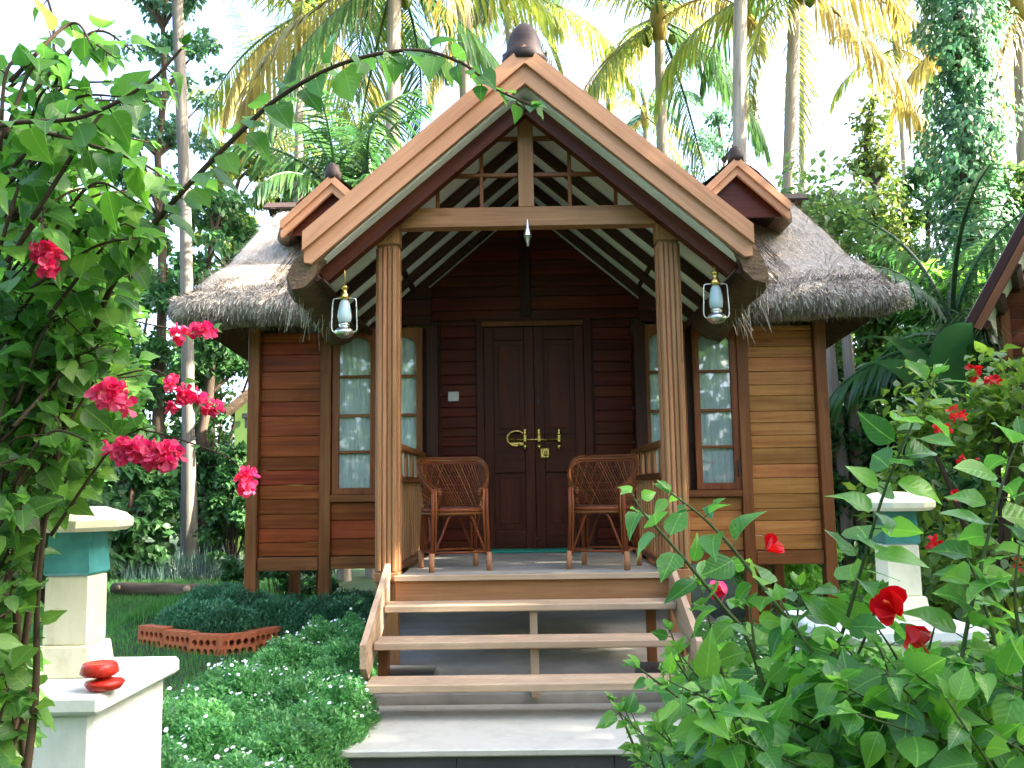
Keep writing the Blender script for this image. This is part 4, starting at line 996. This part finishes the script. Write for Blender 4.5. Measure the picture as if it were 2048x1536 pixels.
# banana plants
def banana(label, px, d, top_py, nl, spread, L=1.5):
    b2 = at(px, d); H = P(px, top_py, d).z-b2.z; o = thing('banana_plant', label, 'banana plant', b2); MB().tube([b2, b2+Vector((.02, 0, H*.35)), b2+Vector((0, 0, H*.6))], [.1, .08, .05], 9).build('stem', 'stem_green', o)
    for i in range(nl):
        a = i*2.4+R.uniform(-.3, .3); e = rad(R.uniform(35, 80)); l = L*R.uniform(.8, 1.15); p0 = b2+Vector((0, 0, H*R.uniform(.3, .6))); vs = []; fs = []; K = 12; p = Vector(p0); dirx = Vector((math.cos(a), math.sin(a), 0)); sd = Vector((-math.sin(a), math.cos(a), 0))
        for k in range(K+1):
            s = k/K; an = e-1.5*s**1.6; w = spread*math.sin(math.pi*min(1, (s*.95+.04)))**.6*(0.25 if k == 0 else 1)*(1-.6*s**4)
            vs += [p-sd*w+Vector((0, 0, .25*w)), p, p+sd*w+Vector((0, 0, .25*w))]; p = p+(dirx*math.cos(an)+Vector((0, 0, math.sin(an))))*l/K
        for k in range(K):
            j = k*3; fs += [(j, j+1, j+4, j+3), (j+1, j+2, j+5, j+4)]
        mb = MB(); mb.add(vs, fs, None, True); mb.build('leaf', 'leaf_banana', o)
banana('banana plant with broad dark leaves left of the neighbouring hut', 1895, 9.6, 520, 9, .2); banana('banana plant with upright leaves in front of the neighbouring hut', 1960, 9.2, 600, 7, .17, 1.3)

# ---- far wood closing the view
n = 26000; xx = rng.uniform(-26, 26, n); yy = rng.uniform(30, 36, n); hh = 3.1+1.3*np.sin(xx*.7)+.9*np.sin(xx*1.9+1)+.5*np.sin(xx*4.1); pos = np.stack([xx, yy, .3+hh*rng.random(n)**.7], 1)
o = scatter('distant_wood', pos, unit(n)+arr((0, 0, -.4)), unit(n)*.6+arr((0, -.4, 1)), rng.uniform(.25, .5, n), 'leaf_tree', None, T_DIA); o['kind'] = 'stuff'

# ================================================================== GROUND COVER (stuff)
def blades(name, x, y, z, l, w, mat, lean=.5, t=T_BLADE, parent=None):
    n = len(x); a = rng.uniform(0, 2*np.pi, n); k = rng.uniform(.1, 1, n)*lean; d = np.stack([np.cos(a)*k, np.sin(a)*k, np.ones(n)], 1)
    return scatter(name, np.stack([x, y, z], 1), d, np.stack([-np.cos(a), -np.sin(a), .3*np.ones(n)], 1), l, mat, parent, t, w)
def poly_in(x, y, poly):
    c = np.zeros(len(x), bool); j = len(poly)-1
    for i in range(len(poly)):
        xi, yi = poly[i]; xj, yj = poly[j]; c ^= ((yi > y) != (yj > y)) & (x < (xj-xi)*(y-yi)/(yj-yi+1e-12)+xi); j = i
    return c
n = 95000; x = rng.uniform(-6.5, -1.2, n); y = rng.uniform(3.6, 12.5, n); x2 = rng.uniform(1.05, 6, 42000); y2 = rng.uniform(4.5, 12, 42000); x = np.concatenate([x, x2]); y = np.concatenate([y, y2])
k = ~((x > -2.4) & (x < 2.6) & (y > 8.6)); x, y = x[k], y[k]
o = blades('lawn', x, y, gz(x, y)-.004, rng.uniform(.03, .07, len(x)), rng.uniform(.004, .008, len(x)), 'blade_lawn', .9); tag(o, kind='stuff')
def cover(name, poly, h, n, lmin, lmax, w, mat, flowers=0, edge=.22, lean=1.3, seed=1, t=T_BLADE):
    """low mounding plants over a bed outline"""
    px_ = [p[0] for p in poly]; py_ = [p[1] for p in poly]
    def hgt(x, y):
        dm = np.full(x.shape, 9.0)
        for (ax, ay), (bx_, by_) in zip(poly, poly[1:]+poly[:1]):
            ex, ey = bx_-ax, by_-ay; t_ = np.clip(((x-ax)*ex+(y-ay)*ey)/(ex*ex+ey*ey), 0, 1); dm = np.minimum(dm, np.hypot(x-ax-t_*ex, y-ay-t_*ey))
        q = np.clip(dm/edge, 0, 1); return h*np.sqrt(1-(1-q)**2)*(1+.3*fbm(x*4, y*4, seed)+.16*fbm(x*11, y*11, seed+4))
    x = rng.uniform(min(px_), max(px_), n*3); y = rng.uniform(min(py_), max(py_), n*3); k = poly_in(x, y, poly); x, y = x[k][:n], y[k][:n]
    z = gz(x, y)+hgt(x, y)*rng.uniform(.45, 1.0, len(x))**.6
    o = blades(name, x, y, z, rng.uniform(lmin, lmax, len(x)), rng.uniform(.6, 1.3, len(x))*w, mat, lean, t); tag(o, kind='stuff')
    gx = np.linspace(min(px_), max(px_), 44); gy = np.linspace(min(py_), max(py_), 60); XX, YY = np.meshgrid(gx, gy, indexing='ij'); ins = poly_in(XX.ravel(), YY.ravel(), poly).reshape(XX.shape)
    ZZ = gz(XX, YY)+hgt(XX, YY)*.62-.015; ZZ = np.where(ins, ZZ, gz(XX, YY)-.05)
    vs = list(zip(XX.ravel(), YY.ravel(), ZZ.ravel())); fs = [(i*60+j, (i+1)*60+j, (i+1)*60+j+1, i*60+j+1) for i in range(43) for j in range(59) if ins[i, j] or ins[i+1, j+1] or ins[i+1, j] or ins[i, j+1]]
    mb = MB(); mb.add(vs, fs, None, True); mb.build('bed_core', 'soil_grass', o)
    if flowers:
        i = rng.integers(0, len(x), flowers); fx, fy = x[i], y[i]
        cl = (fbm(fx*2.2, fy*2.2, 9) > -.15); fx, fy = fx[cl], fy[cl]; fz = gz(fx, fy)+hgt(fx, fy)+.028; pos = []; d = []; up = []; sz = []
        for a_, b_, c_ in zip(fx, fy, fz):
            nn = nrm(arr((R.gauss(0, .4), R.gauss(-.35, .4), 1))); u_ = nrm(np.cross(nn, arr((1, .2, 0)))); v_ = np.cross(nn, u_); s_ = R.uniform(.006, .012)
            for q in range(5): an = q*1.2566; pos.append((a_, b_, c_)); d.append(u_*math.cos(an)+v_*math.sin(an)); up.append(nn); sz.append(s_)
        scatter('blossoms', pos, d, up, arr(sz), 'petal_white', o, T_PETAL)
    return o
cover('flower_cover', [(-1.95, 3.75), (-1.33, 3.3), (-.94, 3.3), (-.91, 4.45), (-.8, 4.75), (-.8, 5.2), (-.9, 5.35), (-.94, 6.3), (-1.2, 7.0), (-1.6, 6.7), (-1.7, 6.1), (-1.9, 5.4), (-2.05, 4.6)], .36, 120000, .016, .042, .022, 'blade_cover', 620, lean=2.6, t=T_DIA)
cover('flower_cover', [(1.08, 5.0), (2.3, 4.95), (2.6, 6.4), (2.2, 7.5), (1.15, 7.4)], .16, 36000, .018, .045, .024, 'blade_cover', 380, lean=2.6, seed=4, t=T_DIA)
e_ = [(q.x, q.y+.09) for q in ed]
cover('teal_cover', [(e_[0][0]-.1, e_[0][1]+.15)]+e_+[(-1.2, 7.2), (-1.2, 8.4), (-2.2, 8.5), (-3.0, 8.3)], .3, 60000, .02, .055, .02, 'blade_teal', 0, .22, 2.6, 6, T_DIA)
cover('grass_mound', [(-3.6, 8.1), (-2.5, 8.0), (-2.2, 8.8), (-2.5, 9.6), (-3.5, 9.5)], .16, 9000, .05, .11, .008, 'blade_lawn', 0, .3, .9, 8)
p = [G(x, y) for x, y in ((235, 1165), (500, 1160), (510, 1120), (240, 1130))]; poly = [(p[0].x, p[0].y), (p[1].x, p[1].y), (p[2].x, p[2].y+.6), (p[3].x, p[3].y+.5)]
n = 30000; x = rng.uniform(-8, -2, n); y = rng.uniform(9, 18, n); k = poly_in(x, y, poly); x, y = x[k], y[k]
o = blades('mondo_grass', x, y, gz(x, y), rng.uniform(.14, .32, len(x)), .012, 'blade_mondo', 1.2); o['kind'] = 'stuff'

# ================================================================== FOREGROUND SHRUBS
class Plant:
    def __init__(s): s.pos = []; s.d = []; s.up = []; s.sz = []; s.mb = MB()
    def sprig(s, pts, r0, r1, sp, size, start=.3, droop=.45, spread=1.0, n=8, face=.5, taper=.5):
        L = smooth_line(pts, n) if len(pts) > 2 else [Vector(p) for p in pts]; K = len(L)
        s.mb.tube(L, [r0+(r1-r0)*i/(K-1) for i in range(K)], 6)
        acc = 0; tot = sum((L[i+1]-L[i]).length for i in range(K-1)); run = 0; side = 0
        for i in range(K-1):
            seg = L[i+1]-L[i]; l = seg.length; tg = seg.normalized(); t_ = acc
            while t_ < l:
                f = (run+t_)/tot
                if f > start:
                    side += 2.4; b1 = tg.orthogonal().normalized(); b2 = tg.cross(b1); rd = b1*math.cos(side+R.uniform(-.4, .4))+b2*math.sin(side+R.uniform(-.4, .4))
                    q = L[i]+tg*t_; dd = (rd*spread+tg*R.uniform(.25, .7)+Vector((0, 0, -droop*R.uniform(.2, 1.6)))).normalized(); pet = .18*size
                    s.mb.tube([q, q+dd*pet], [.0016, .0012], 4, False)
                    s.pos.append(q+dd*pet); s.d.append(dd); s.up.append(Vector((R.gauss(0, .35), R.gauss(-face, .4), R.gauss(.8, .3)))); s.sz.append(size*R.uniform(.62, 1.15)*(1-taper*max(0, (f-.85)/.15)))
                t_ += sp*R.uniform(.7, 1.35)
            acc = t_-l; run += l
        # tuft of young leaves at the tip
        for k in range(3):
            dd = (tg+Vector((R.gauss(0, .5), R.gauss(0, .5), R.gauss(0, .4)))).normalized(); s.pos.append(L[-1]); s.d.append(dd); s.up.append(Vector((0, -.5, 1))); s.sz.append(size*.42)
    def build(s, o, mat, t, stem):
        f = scatter('foliage', s.pos, s.d, s.up, s.sz, mat, o, t, jit=.5, lv=True); s.mb.build('stem', stem, o); return f
def bract_cluster(o, c, rx, ry, n, mat='bract_pink', size=.028, name='flower_cluster'):
    c = arr(c); u = unit(n)*rng.random((n, 1))**.33*(1+.35*fbm(np.arange(n)[:, None]*1.0, rx*900, 3)); pos = c+u*arr((rx, max(.02, min(rx, ry)), ry)); pp = []; d = []; up = []; sz = []
    for q, w in zip(pos, u):
        ax = nrm(w+rng.normal(0, .5, 3)+arr((0, -.5, 0))); e1 = nrm(np.cross(ax, arr((.3, .2, 1)))); e2 = np.cross(ax, e1)
        for k in range(3): an = k*2.094+R.uniform(-.2, .2); pp.append(q); d.append(e1*math.cos(an)+e2*math.sin(an)+ax*.55); up.append(ax); sz.append(size*R.uniform(.75, 1.2))
    return scatter(name, pp, d, up, arr(sz), mat, o, T_PETAL, jit=.3)
def ppx(l): return [P(*q) for q in l]
bg = thing('bougainvillea', 'large bougainvillea with pink bracts and a long arching branch in the left foreground', 'flowering shrub', P(40, 1640, 2.3))
pl = Plant()
pl.sprig(ppx([(10, 1640, 2.15), (50, 1280, 2.1), (105, 950, 2.1), (180, 680, 2.0), (250, 525, 1.9), (345, 405, 1.85), (480, 265, 1.8), (565, 190, 1.76), (690, 125, 1.7), (830, 100, 1.66), (930, 130, 1.62), (985, 175, 1.6), (1068, 212, 1.58)]), .009, .0016, .02, .07, .38, .6, .9)
pl.sprig(ppx([(15, 1640, 2.3), (30, 1300, 2.3), (60, 1000, 2.2), (80, 800, 2.1), (130, 500, 2.0), (150, 330, 1.95), (112, 160, 1.9), (104, 30, 1.9), (70, -60, 1.9)]), .012, .002, .055, .075, .45, .5)
pl.sprig(ppx([(-160, 330, 1.5), (0, 252, 1.45), (160, 235, 1.42), (290, 170, 1.4), (370, 90, 1.4)]), .005, .002, .02, .062, .15, .6)
pl.sprig(ppx([(-160, 300, 1.6), (30, 260, 1.6), (180, 290, 1.55), (290, 330, 1.55), (340, 370, 1.55)]), .005, .002, .02, .062, .15, .6)
pl.sprig(ppx([(40, 1640, 2.0), (70, 1400, 2.0), (75, 1200, 1.98), (95, 1000, 1.96)]), .011, .004, .05, .06, .2, .6)
pl.sprig(ppx([(60, 1640, 2.25), (40, 1350, 2.2), (30, 1100, 2.15), (45, 850, 2.1)]), .014, .005, .05, .06, .2, .6)
def tips(k, x0, x1, y0, y1, d0, d1, size, sp=.034, ln=.42):
    for _ in range(k):
        px, py, d = R.uniform(x0, x1), R.uniform(y0, y1), R.uniform(d0, d1); e = P(px, py, d)
        a = P(px*.45-60+R.uniform(-40, 40), py+R.uniform(40, 260), d+R.uniform(-.1, .2)); m_ = a.lerp(e, .55)+Vector((0, R.uniform(-.06, .06), R.uniform(.02, .1)))
        pl.sprig([a, m_, e], .0045, .0015, sp, size*R.uniform(.85, 1.2), .12, .6)
tips(150, -20, 292, 575, 880, 1.9, 3.0, .07, .028); tips(38, 0, 285, 460, 640, 1.8, 2.6, .07, .03); tips(110, -100, 62, 960, 1560, 1.8, 2.6, .062, .03); tips(34, -10, 330, 190, 480, 1.5, 2.0, .066, .034); tips(14, 80, 330, 100, 260, 1.5, 1.8, .062, .034); tips(80, -60, 250, 680, 940, 2.5, 3.2, .075, .03); tips(40, -20, 200, 860, 960, 1.9, 2.8, .062)
pl.sprig(ppx([(200, 760, 2.3), (300, 740, 2.3), (360, 770, 2.3), (430, 815, 2.3)]), .003, .0012, .05, .05, .2)
pl.sprig(ppx([(260, 640, 2.5), (330, 655, 2.5), (380, 660, 2.5), (430, 662, 2.5)]), .003, .0012, .06, .045, .2)
pl.sprig(ppx([(240, 850, 2.3), (330, 870, 2.3), (420, 900, 2.3), (470, 925, 2.3), (497, 975, 2.3)]), .003, .001, .12, .035, .3)
pl.build(bg, 'leaf_vine', T_HEART, 'stem_brown')
for px, py, d, rx, ry, n in ((218, 790, 1.85, 30, 32, 34), (250, 815, 1.9, 12, 14, 10), (262, 900, 1.8, 45, 22, 46), (325, 910, 1.8, 40, 26, 50), (97, 503, 1.65, 26, 16, 26), (96, 535, 1.65, 12, 8, 8), (345, 768, 2.3, 12, 11, 12), (343, 810, 2.3, 11, 11, 10), (370, 787, 2.3, 13, 11, 13), (398, 796, 2.3, 14, 11, 13), (424, 814, 2.3, 13, 13, 14), (358, 667, 2.45, 11, 14, 12), (405, 661, 2.45, 34, 9, 26), (492, 946, 2.25, 11, 12, 13), (497, 973, 2.25, 13, 12, 14), (165, 690, 2.0, 10, 8, 6)):
    s = d/FPX; bract_cluster(bg, P(px, py, d), rx*s*.8, ry*s*.7, int(n*.85), size=.02)
for q in (((120, 1240, 2.4), (190, 1310, 2.6), (260, 1370, 2.8), (345, 1410, 3.0)), ((60, 1380, 2.4), (150, 1430, 2.6), (255, 1490, 2.8))):
    pass

def hib(o, c, s=1.0, mat='petal_red', ang=0):
    """hibiscus bloom with five overlapping petals and a stamen column, as one flower part"""
    c = Vector(c); ax = Vector((.8*math.cos(ang), -.45, .5*math.sin(ang)-.15)).normalized(); e1 = ax.orthogonal().normalized(); e2 = ax.cross(e1); pos = []; d = []; up = []
    for k in range(5):
        an = k*1.2566; pos.append(c); d.append(e1*math.cos(an)+e2*math.sin(an)+ax*1.25); up.append(ax-(e1*math.cos(an)+e2*math.sin(an))*.3)
    f = scatter('flower', pos, d, up, .062*s, mat, o, T_PETAL, .056*s, jit=.25); MB().tube([c, c+ax*.05*s, c+ax*.075*s+Vector((0, 0, -.01))], [.003*s, .0025*s, .004*s], 5).build('stamen', 'petal_orange', f); return f
def shrub_fg(label, stems, ntips, box_, size, bases, leafm='leaf_shrub', t=T_OVATE, sp=.036, name='hibiscus_shrub', start=.25):
    o = thing(name, label, 'shrub', bases[0], 'leafy shrubs in the right foreground'); p_ = Plant()
    for s_ in stems: p_.sprig(ppx(s_[0]), .007, .002, s_[1], s_[2], s_[3], .35, .9)
    for _ in range(ntips):
        x0, x1, y0, y1, d0, d1 = box_; px, py, d = R.uniform(x0, x1), R.uniform(y0, y1), R.uniform(d0, d1); e = P(px, py, d); b2 = Vector(R.choice(bases)); b2 = Vector((b2.x*.5+e.x*.5+R.uniform(-.1, .1), b2.y*.4+e.y*.6, max(0, e.z-R.uniform(.35, .7))))
        m_ = b2.lerp(e, .55)+Vector((R.uniform(-.05, .05), R.uniform(-.05, .05), .04)); p_.sprig([b2, m_, e], .005, .002, sp, size*R.uniform(.8, 1.2), start, .4)
    p_.build(o, leafm, t, 'stem_green'); return o
b0 = [Vector((1.0, 2.3, 0)), Vector((1.35, 2.6, 0)), Vector((1.7, 2.8, 0))]
r1 = shrub_fg('leafy shrub with long reaching stems and a tall shoot before the right pedestal', [
    ([(1700, 1640, 2.3), (1640, 1400, 2.25), (1690, 1250, 2.2), (1760, 1010, 2.15), (1810, 880, 2.1), (1875, 749, 2.1)], .022, .112, .3),
    ([(1720, 1640, 2.2), (1655, 1360, 2.2), (1545, 1200, 2.2), (1461, 1092, 2.2), (1400, 1030, 2.2), (1340, 985, 2.2)], .025, .1, .3),
    ([(1560, 1500, 2.4), (1500, 1290, 2.4), (1440, 1206, 2.4), (1340, 1085, 2.4), (1287, 1027, 2.4), (1262, 985, 2.4)], .028, .095, .3),
    ([(1780, 1640, 2.0), (1750, 1505, 2.05), (1670, 1370, 2.1), (1603, 1272, 2.1), (1560, 1200, 2.1)], .03, .092, .25),
    ([(1560, 1640, 2.3), (1570, 1400, 2.3), (1590, 1280, 2.3), (1600, 1170, 2.3)], .028, .095, .4),
    ([(1440, 1640, 2.5), (1450, 1400, 2.5), (1430, 1290, 2.5), (1400, 1170, 2.5)], .028, .09, .4),
    ([(1640, 1640, 2.2), (1660, 1420, 2.2), (1720, 1300, 2.2), (1760, 1190, 2.2)], .028, .095, .4),
    ([(1500, 1640, 2.2), (1530, 1420, 2.2), (1510, 1300, 2.2), (1500, 1215, 2.2)], .028, .092, .4),
    ([(1480, 1640, 2.6), (1420, 1450, 2.6), (1370, 1340, 2.6), (1340, 1260, 2.6)], .045, .085, .2)],
    110, (1270, 1770, 1290, 1590, 1.85, 2.9), .098, b0, sp=.033)
b0 = [Vector((1.5, 2.2, 0)), Vector((1.9, 2.6, 0)), Vector((2.2, 2.9, 0))]
r2 = shrub_fg('dense leafy shrub filling the lower right corner', [
    ([(1900, 1640, 2.0), (1915, 1400, 2.0), (1935, 1250, 2.0), (1975, 1080, 2.0), (2010, 950, 2.0), (2040, 870, 2.0)], .022, .112, .3),
    ([(2010, 1640, 2.2), (2000, 1350, 2.2), (1960, 1180, 2.2), (1925, 1100, 2.2)], .03, .092, .25),
    ([(2040, 1640, 1.9), (2050, 1350, 1.9), (2030, 1200, 1.9), (2040, 1080, 1.9)], .028, .098, .4),
    ([(1950, 1640, 2.3), (1960, 1400, 2.3), (1990, 1290, 2.3), (2005, 1190, 2.3)], .028, .095, .4),
    ([(1800, 1640, 2.1), (1820, 1450, 2.1), (1850, 1330, 2.1), (1870, 1250, 2.1)], .028, .095, .4),
    ([(1850, 1640, 2.4), (1840, 1450, 2.4), (1800, 1330, 2.4), (1745, 1240, 2.4)], .03, .092, .25)],
    105, (1690, 2090, 1285, 1590, 1.8, 2.9), .1, b0, sp=.033)
r3 = shrub_fg('small leafy sapling at the right end of the pale landing step', [
    ([(1290, 1640, 3.3), (1275, 1520, 3.3), (1250, 1450, 3.3), (1225, 1400, 3.3)], .05, .1, .25), ([(1350, 1640, 3.4), (1345, 1480, 3.4), (1335, 1400, 3.4), (1325, 1345, 3.4)], .05, .1, .3), ([(1400, 1640, 3.2), (1400, 1520, 3.2), (1390, 1440, 3.2)], .045, .1, .2)],
    12, (1230, 1420, 1400, 1560, 3.0, 3.6), .095, [Vector((.85, 3.4, 0))])
p = P(1805, 1238, 2.1)
f_ = hib(r1, P(1790, 1225, 2.1), 1.2, 'petal_red', 2.0); hib(r1, P(1812, 1250, 2.08), .9, 'petal_red', 5.2)
hib(r1, P(1530, 1100, 2.3), .75, 'petal_red', 1); hib(r1, P(1455, 1178, 2.5), .8, 'bract_pink', 3); bract_cluster(r2, P(1855, 1425, 2.0), .035, .018, 12, 'petal_orange', .022, 'flower')
# red flowered croton like shrub
cb = at(1965, 5.6); cr = bush('red_flowered_shrub', 'yellow green shrub dotted with red flowers at the right picture edge', 'flowering shrub', cb, .62, .55, P(1965, 690, 5.6).z-float(cb.z), 3800, .085, 'leaf_croton', T_OVATE, 56, None, 'stem_brown', .4, zb=.25)
for px, py, s in ((1950, 742, 22), (1985, 760, 12), (1915, 825, 20), (1885, 860, 16), (1940, 917, 22), (1910, 990, 14), (1870, 1088, 16), (2035, 1130, 16)):
    bract_cluster(cr, P(px, py, 5.05+R.uniform(-.1, .1)), s*.0021, s*.0018, 9, R.choice(('petal_red', 'petal_red', 'petal_orange')), .03, 'flower')
# ================================================================== NEIGHBOURING HUTS
nb = thing('neighbouring_hut', 'dark brown neighbouring hut with steep eave cut by the right picture edge', 'hut', P(2100, 1000, 9.6))
A0 = P(1955, 655, 9.0); up_ = Vector((.43, -.25, .87)); A1 = A0+up_*2.6; dp = Vector((1.5, 2.6, 0)); nn = Vector((-.75, .43, .5))
MB().prism([A0, A1, A1+dp, A0+dp], nn*.05).build('soffit', 'soffit', nb)
MB().prism([A0+nn*.052, A1+nn*.052, A1+dp+nn*.052, A0+dp+nn*.052], nn*.08).build('thatch', 'thatch', nb)
MB().beam(A0-dp.normalized()*.03-up_*.02-nn*.01, A1-dp.normalized()*.03-nn*.01, .05, .08, up=nn).build('bargeboard', 'frame_wood', nb)
MB().beam(A0-dp.normalized()*.03-up_*.02+nn*.075, A1-dp.normalized()*.03+nn*.075, .05, .085, up=nn).build('bargeboard', 'dark_wood', nb)
for k in (.06, .36, .68, 1.0, 1.34): MB().beam(A0+up_*k-nn*.04, A0+up_*k+dp-nn*.04, .09, .08, up=nn).build('purlin', 'rafter_wood', nb)
w0 = A0+dp*.3+up_*.3; mb = MB()
for k in range(24):
    z = .5+k*.14; mb.beam((w0.x+.05, w0.y, z), (w0.x+4, w0.y+.6, z), .04, .136)
mb.build('wall_panel', 'door_wood', nb)
MB().bx(w0.x, w0.x+.1, w0.y-.08, w0.y+.02, .2, A0.z+.3, .004, 'z').build('corner_post', 'frame_wood', nb)
gh = thing('green_hut', 'small lime green hut with brown roof edge left of the cabin', 'hut', at(520, 14))
q0 = P(452, 830, 13.8); q1 = P(520, 775, 13.8); MB().bx(P(468, 900, 14).x, P(640, 900, 14).x, 14, 16, .3, P(500, 800, 14).z, .004).build('wall', 'lime_wall', gh)
mb = MB(); dd = q1-q0; mb.prism([q0, q0+dd*2.2, q0+dd*2.2+Vector((0, 0, .14)), q0+Vector((0, 0, .14))], (0, 2.5, 0)); mb.build('roof', 'thatch_brown', gh)
c_ = P(492, 833, 13.93); MB().bx(c_.x-.05, c_.x+.06, c_.y-.05, c_.y+.05, c_.z-.03, c_.z+.05).bx(c_.x-.01, c_.x+.04, c_.y-.03, c_.y+.02, c_.z-.18, c_.z-.03).build('wall_lamp', 'metal_dark', gh)

# ================================================================== ADDED SHADE BELT (unseen leaves beside and behind the camera, put in to shade the garden)
SUN_EL, SUN_AZ = 34, 97     # azimuth measured from +y (view direction) towards +x
sd_ = Vector((math.sin(rad(SUN_AZ))*math.cos(rad(SUN_EL)), math.cos(rad(SUN_AZ))*math.cos(rad(SUN_EL)), math.sin(rad(SUN_EL))))
def shade_belt(n, x0, x1, y0, y1, h):
    xx = rng.uniform(x0, x1, n); yy = rng.uniform(y0, y1, n); t_ = xx+yy
    return np.stack([xx, yy, rng.uniform(.1, 1, n)**.8*(h+1.6*np.sin(t_*.9)+1.1*np.sin(t_*2.3+1))], 1)
wp = np.concatenate([shade_belt(21000, 9.5, 15, -9, 11.6, 11.5), shade_belt(11000, -14, 14, -14, -9, 6.8), shade_belt(8000, -15, -10.5, -9, 7, 7.5)]); n = len(wp)
o = scatter('added_shade_belt', wp, unit(n)+arr((0, 0, -.4)), unit(n)+arr((0, 0, .6)), rng.uniform(.3, .6, n), 'leaf_tree', None, T_DIA); o['kind'] = 'stuff'
# ================================================================== LIGHT
w = bpy.data.worlds.new('World'); scn.world = w; w.use_nodes = True; nt = w.node_tree
sky = nt.nodes.new('ShaderNodeTexSky'); sky.sky_type = 'NISHITA'; sky.sun_disc = False; sky.sun_elevation = rad(SUN_EL); sky.sun_rotation = rad(SUN_AZ)
sky.air_density = .6; sky.dust_density = 4.0; sky.ozone_density = .3
bgn = nt.nodes['Background']; nt.links.new(sky.outputs[0], bgn.inputs[0]); bgn.inputs[1].default_value = .15
sl = bpy.data.lights.new('sun', 'SUN'); sl.energy = 4.4; sl.angle = rad(.6); sl.color = (1, .92, .8); so = bpy.data.objects.new('sun', sl); COL.objects.link(so)
so.rotation_euler = sd_.to_track_quat('Z', 'Y').to_euler()
scn.view_settings.view_transform = 'Standard'; scn.view_settings.look = 'None'; scn.view_settings.gamma = 1
scn.view_settings.exposure = 3.35
scn.cycles.max_bounces = 6; scn.cycles.diffuse_bounces = 3; scn.cycles.glossy_bounces = 3; scn.cycles.transparent_max_bounces = 8; scn.cycles.transmission_bounces = 4
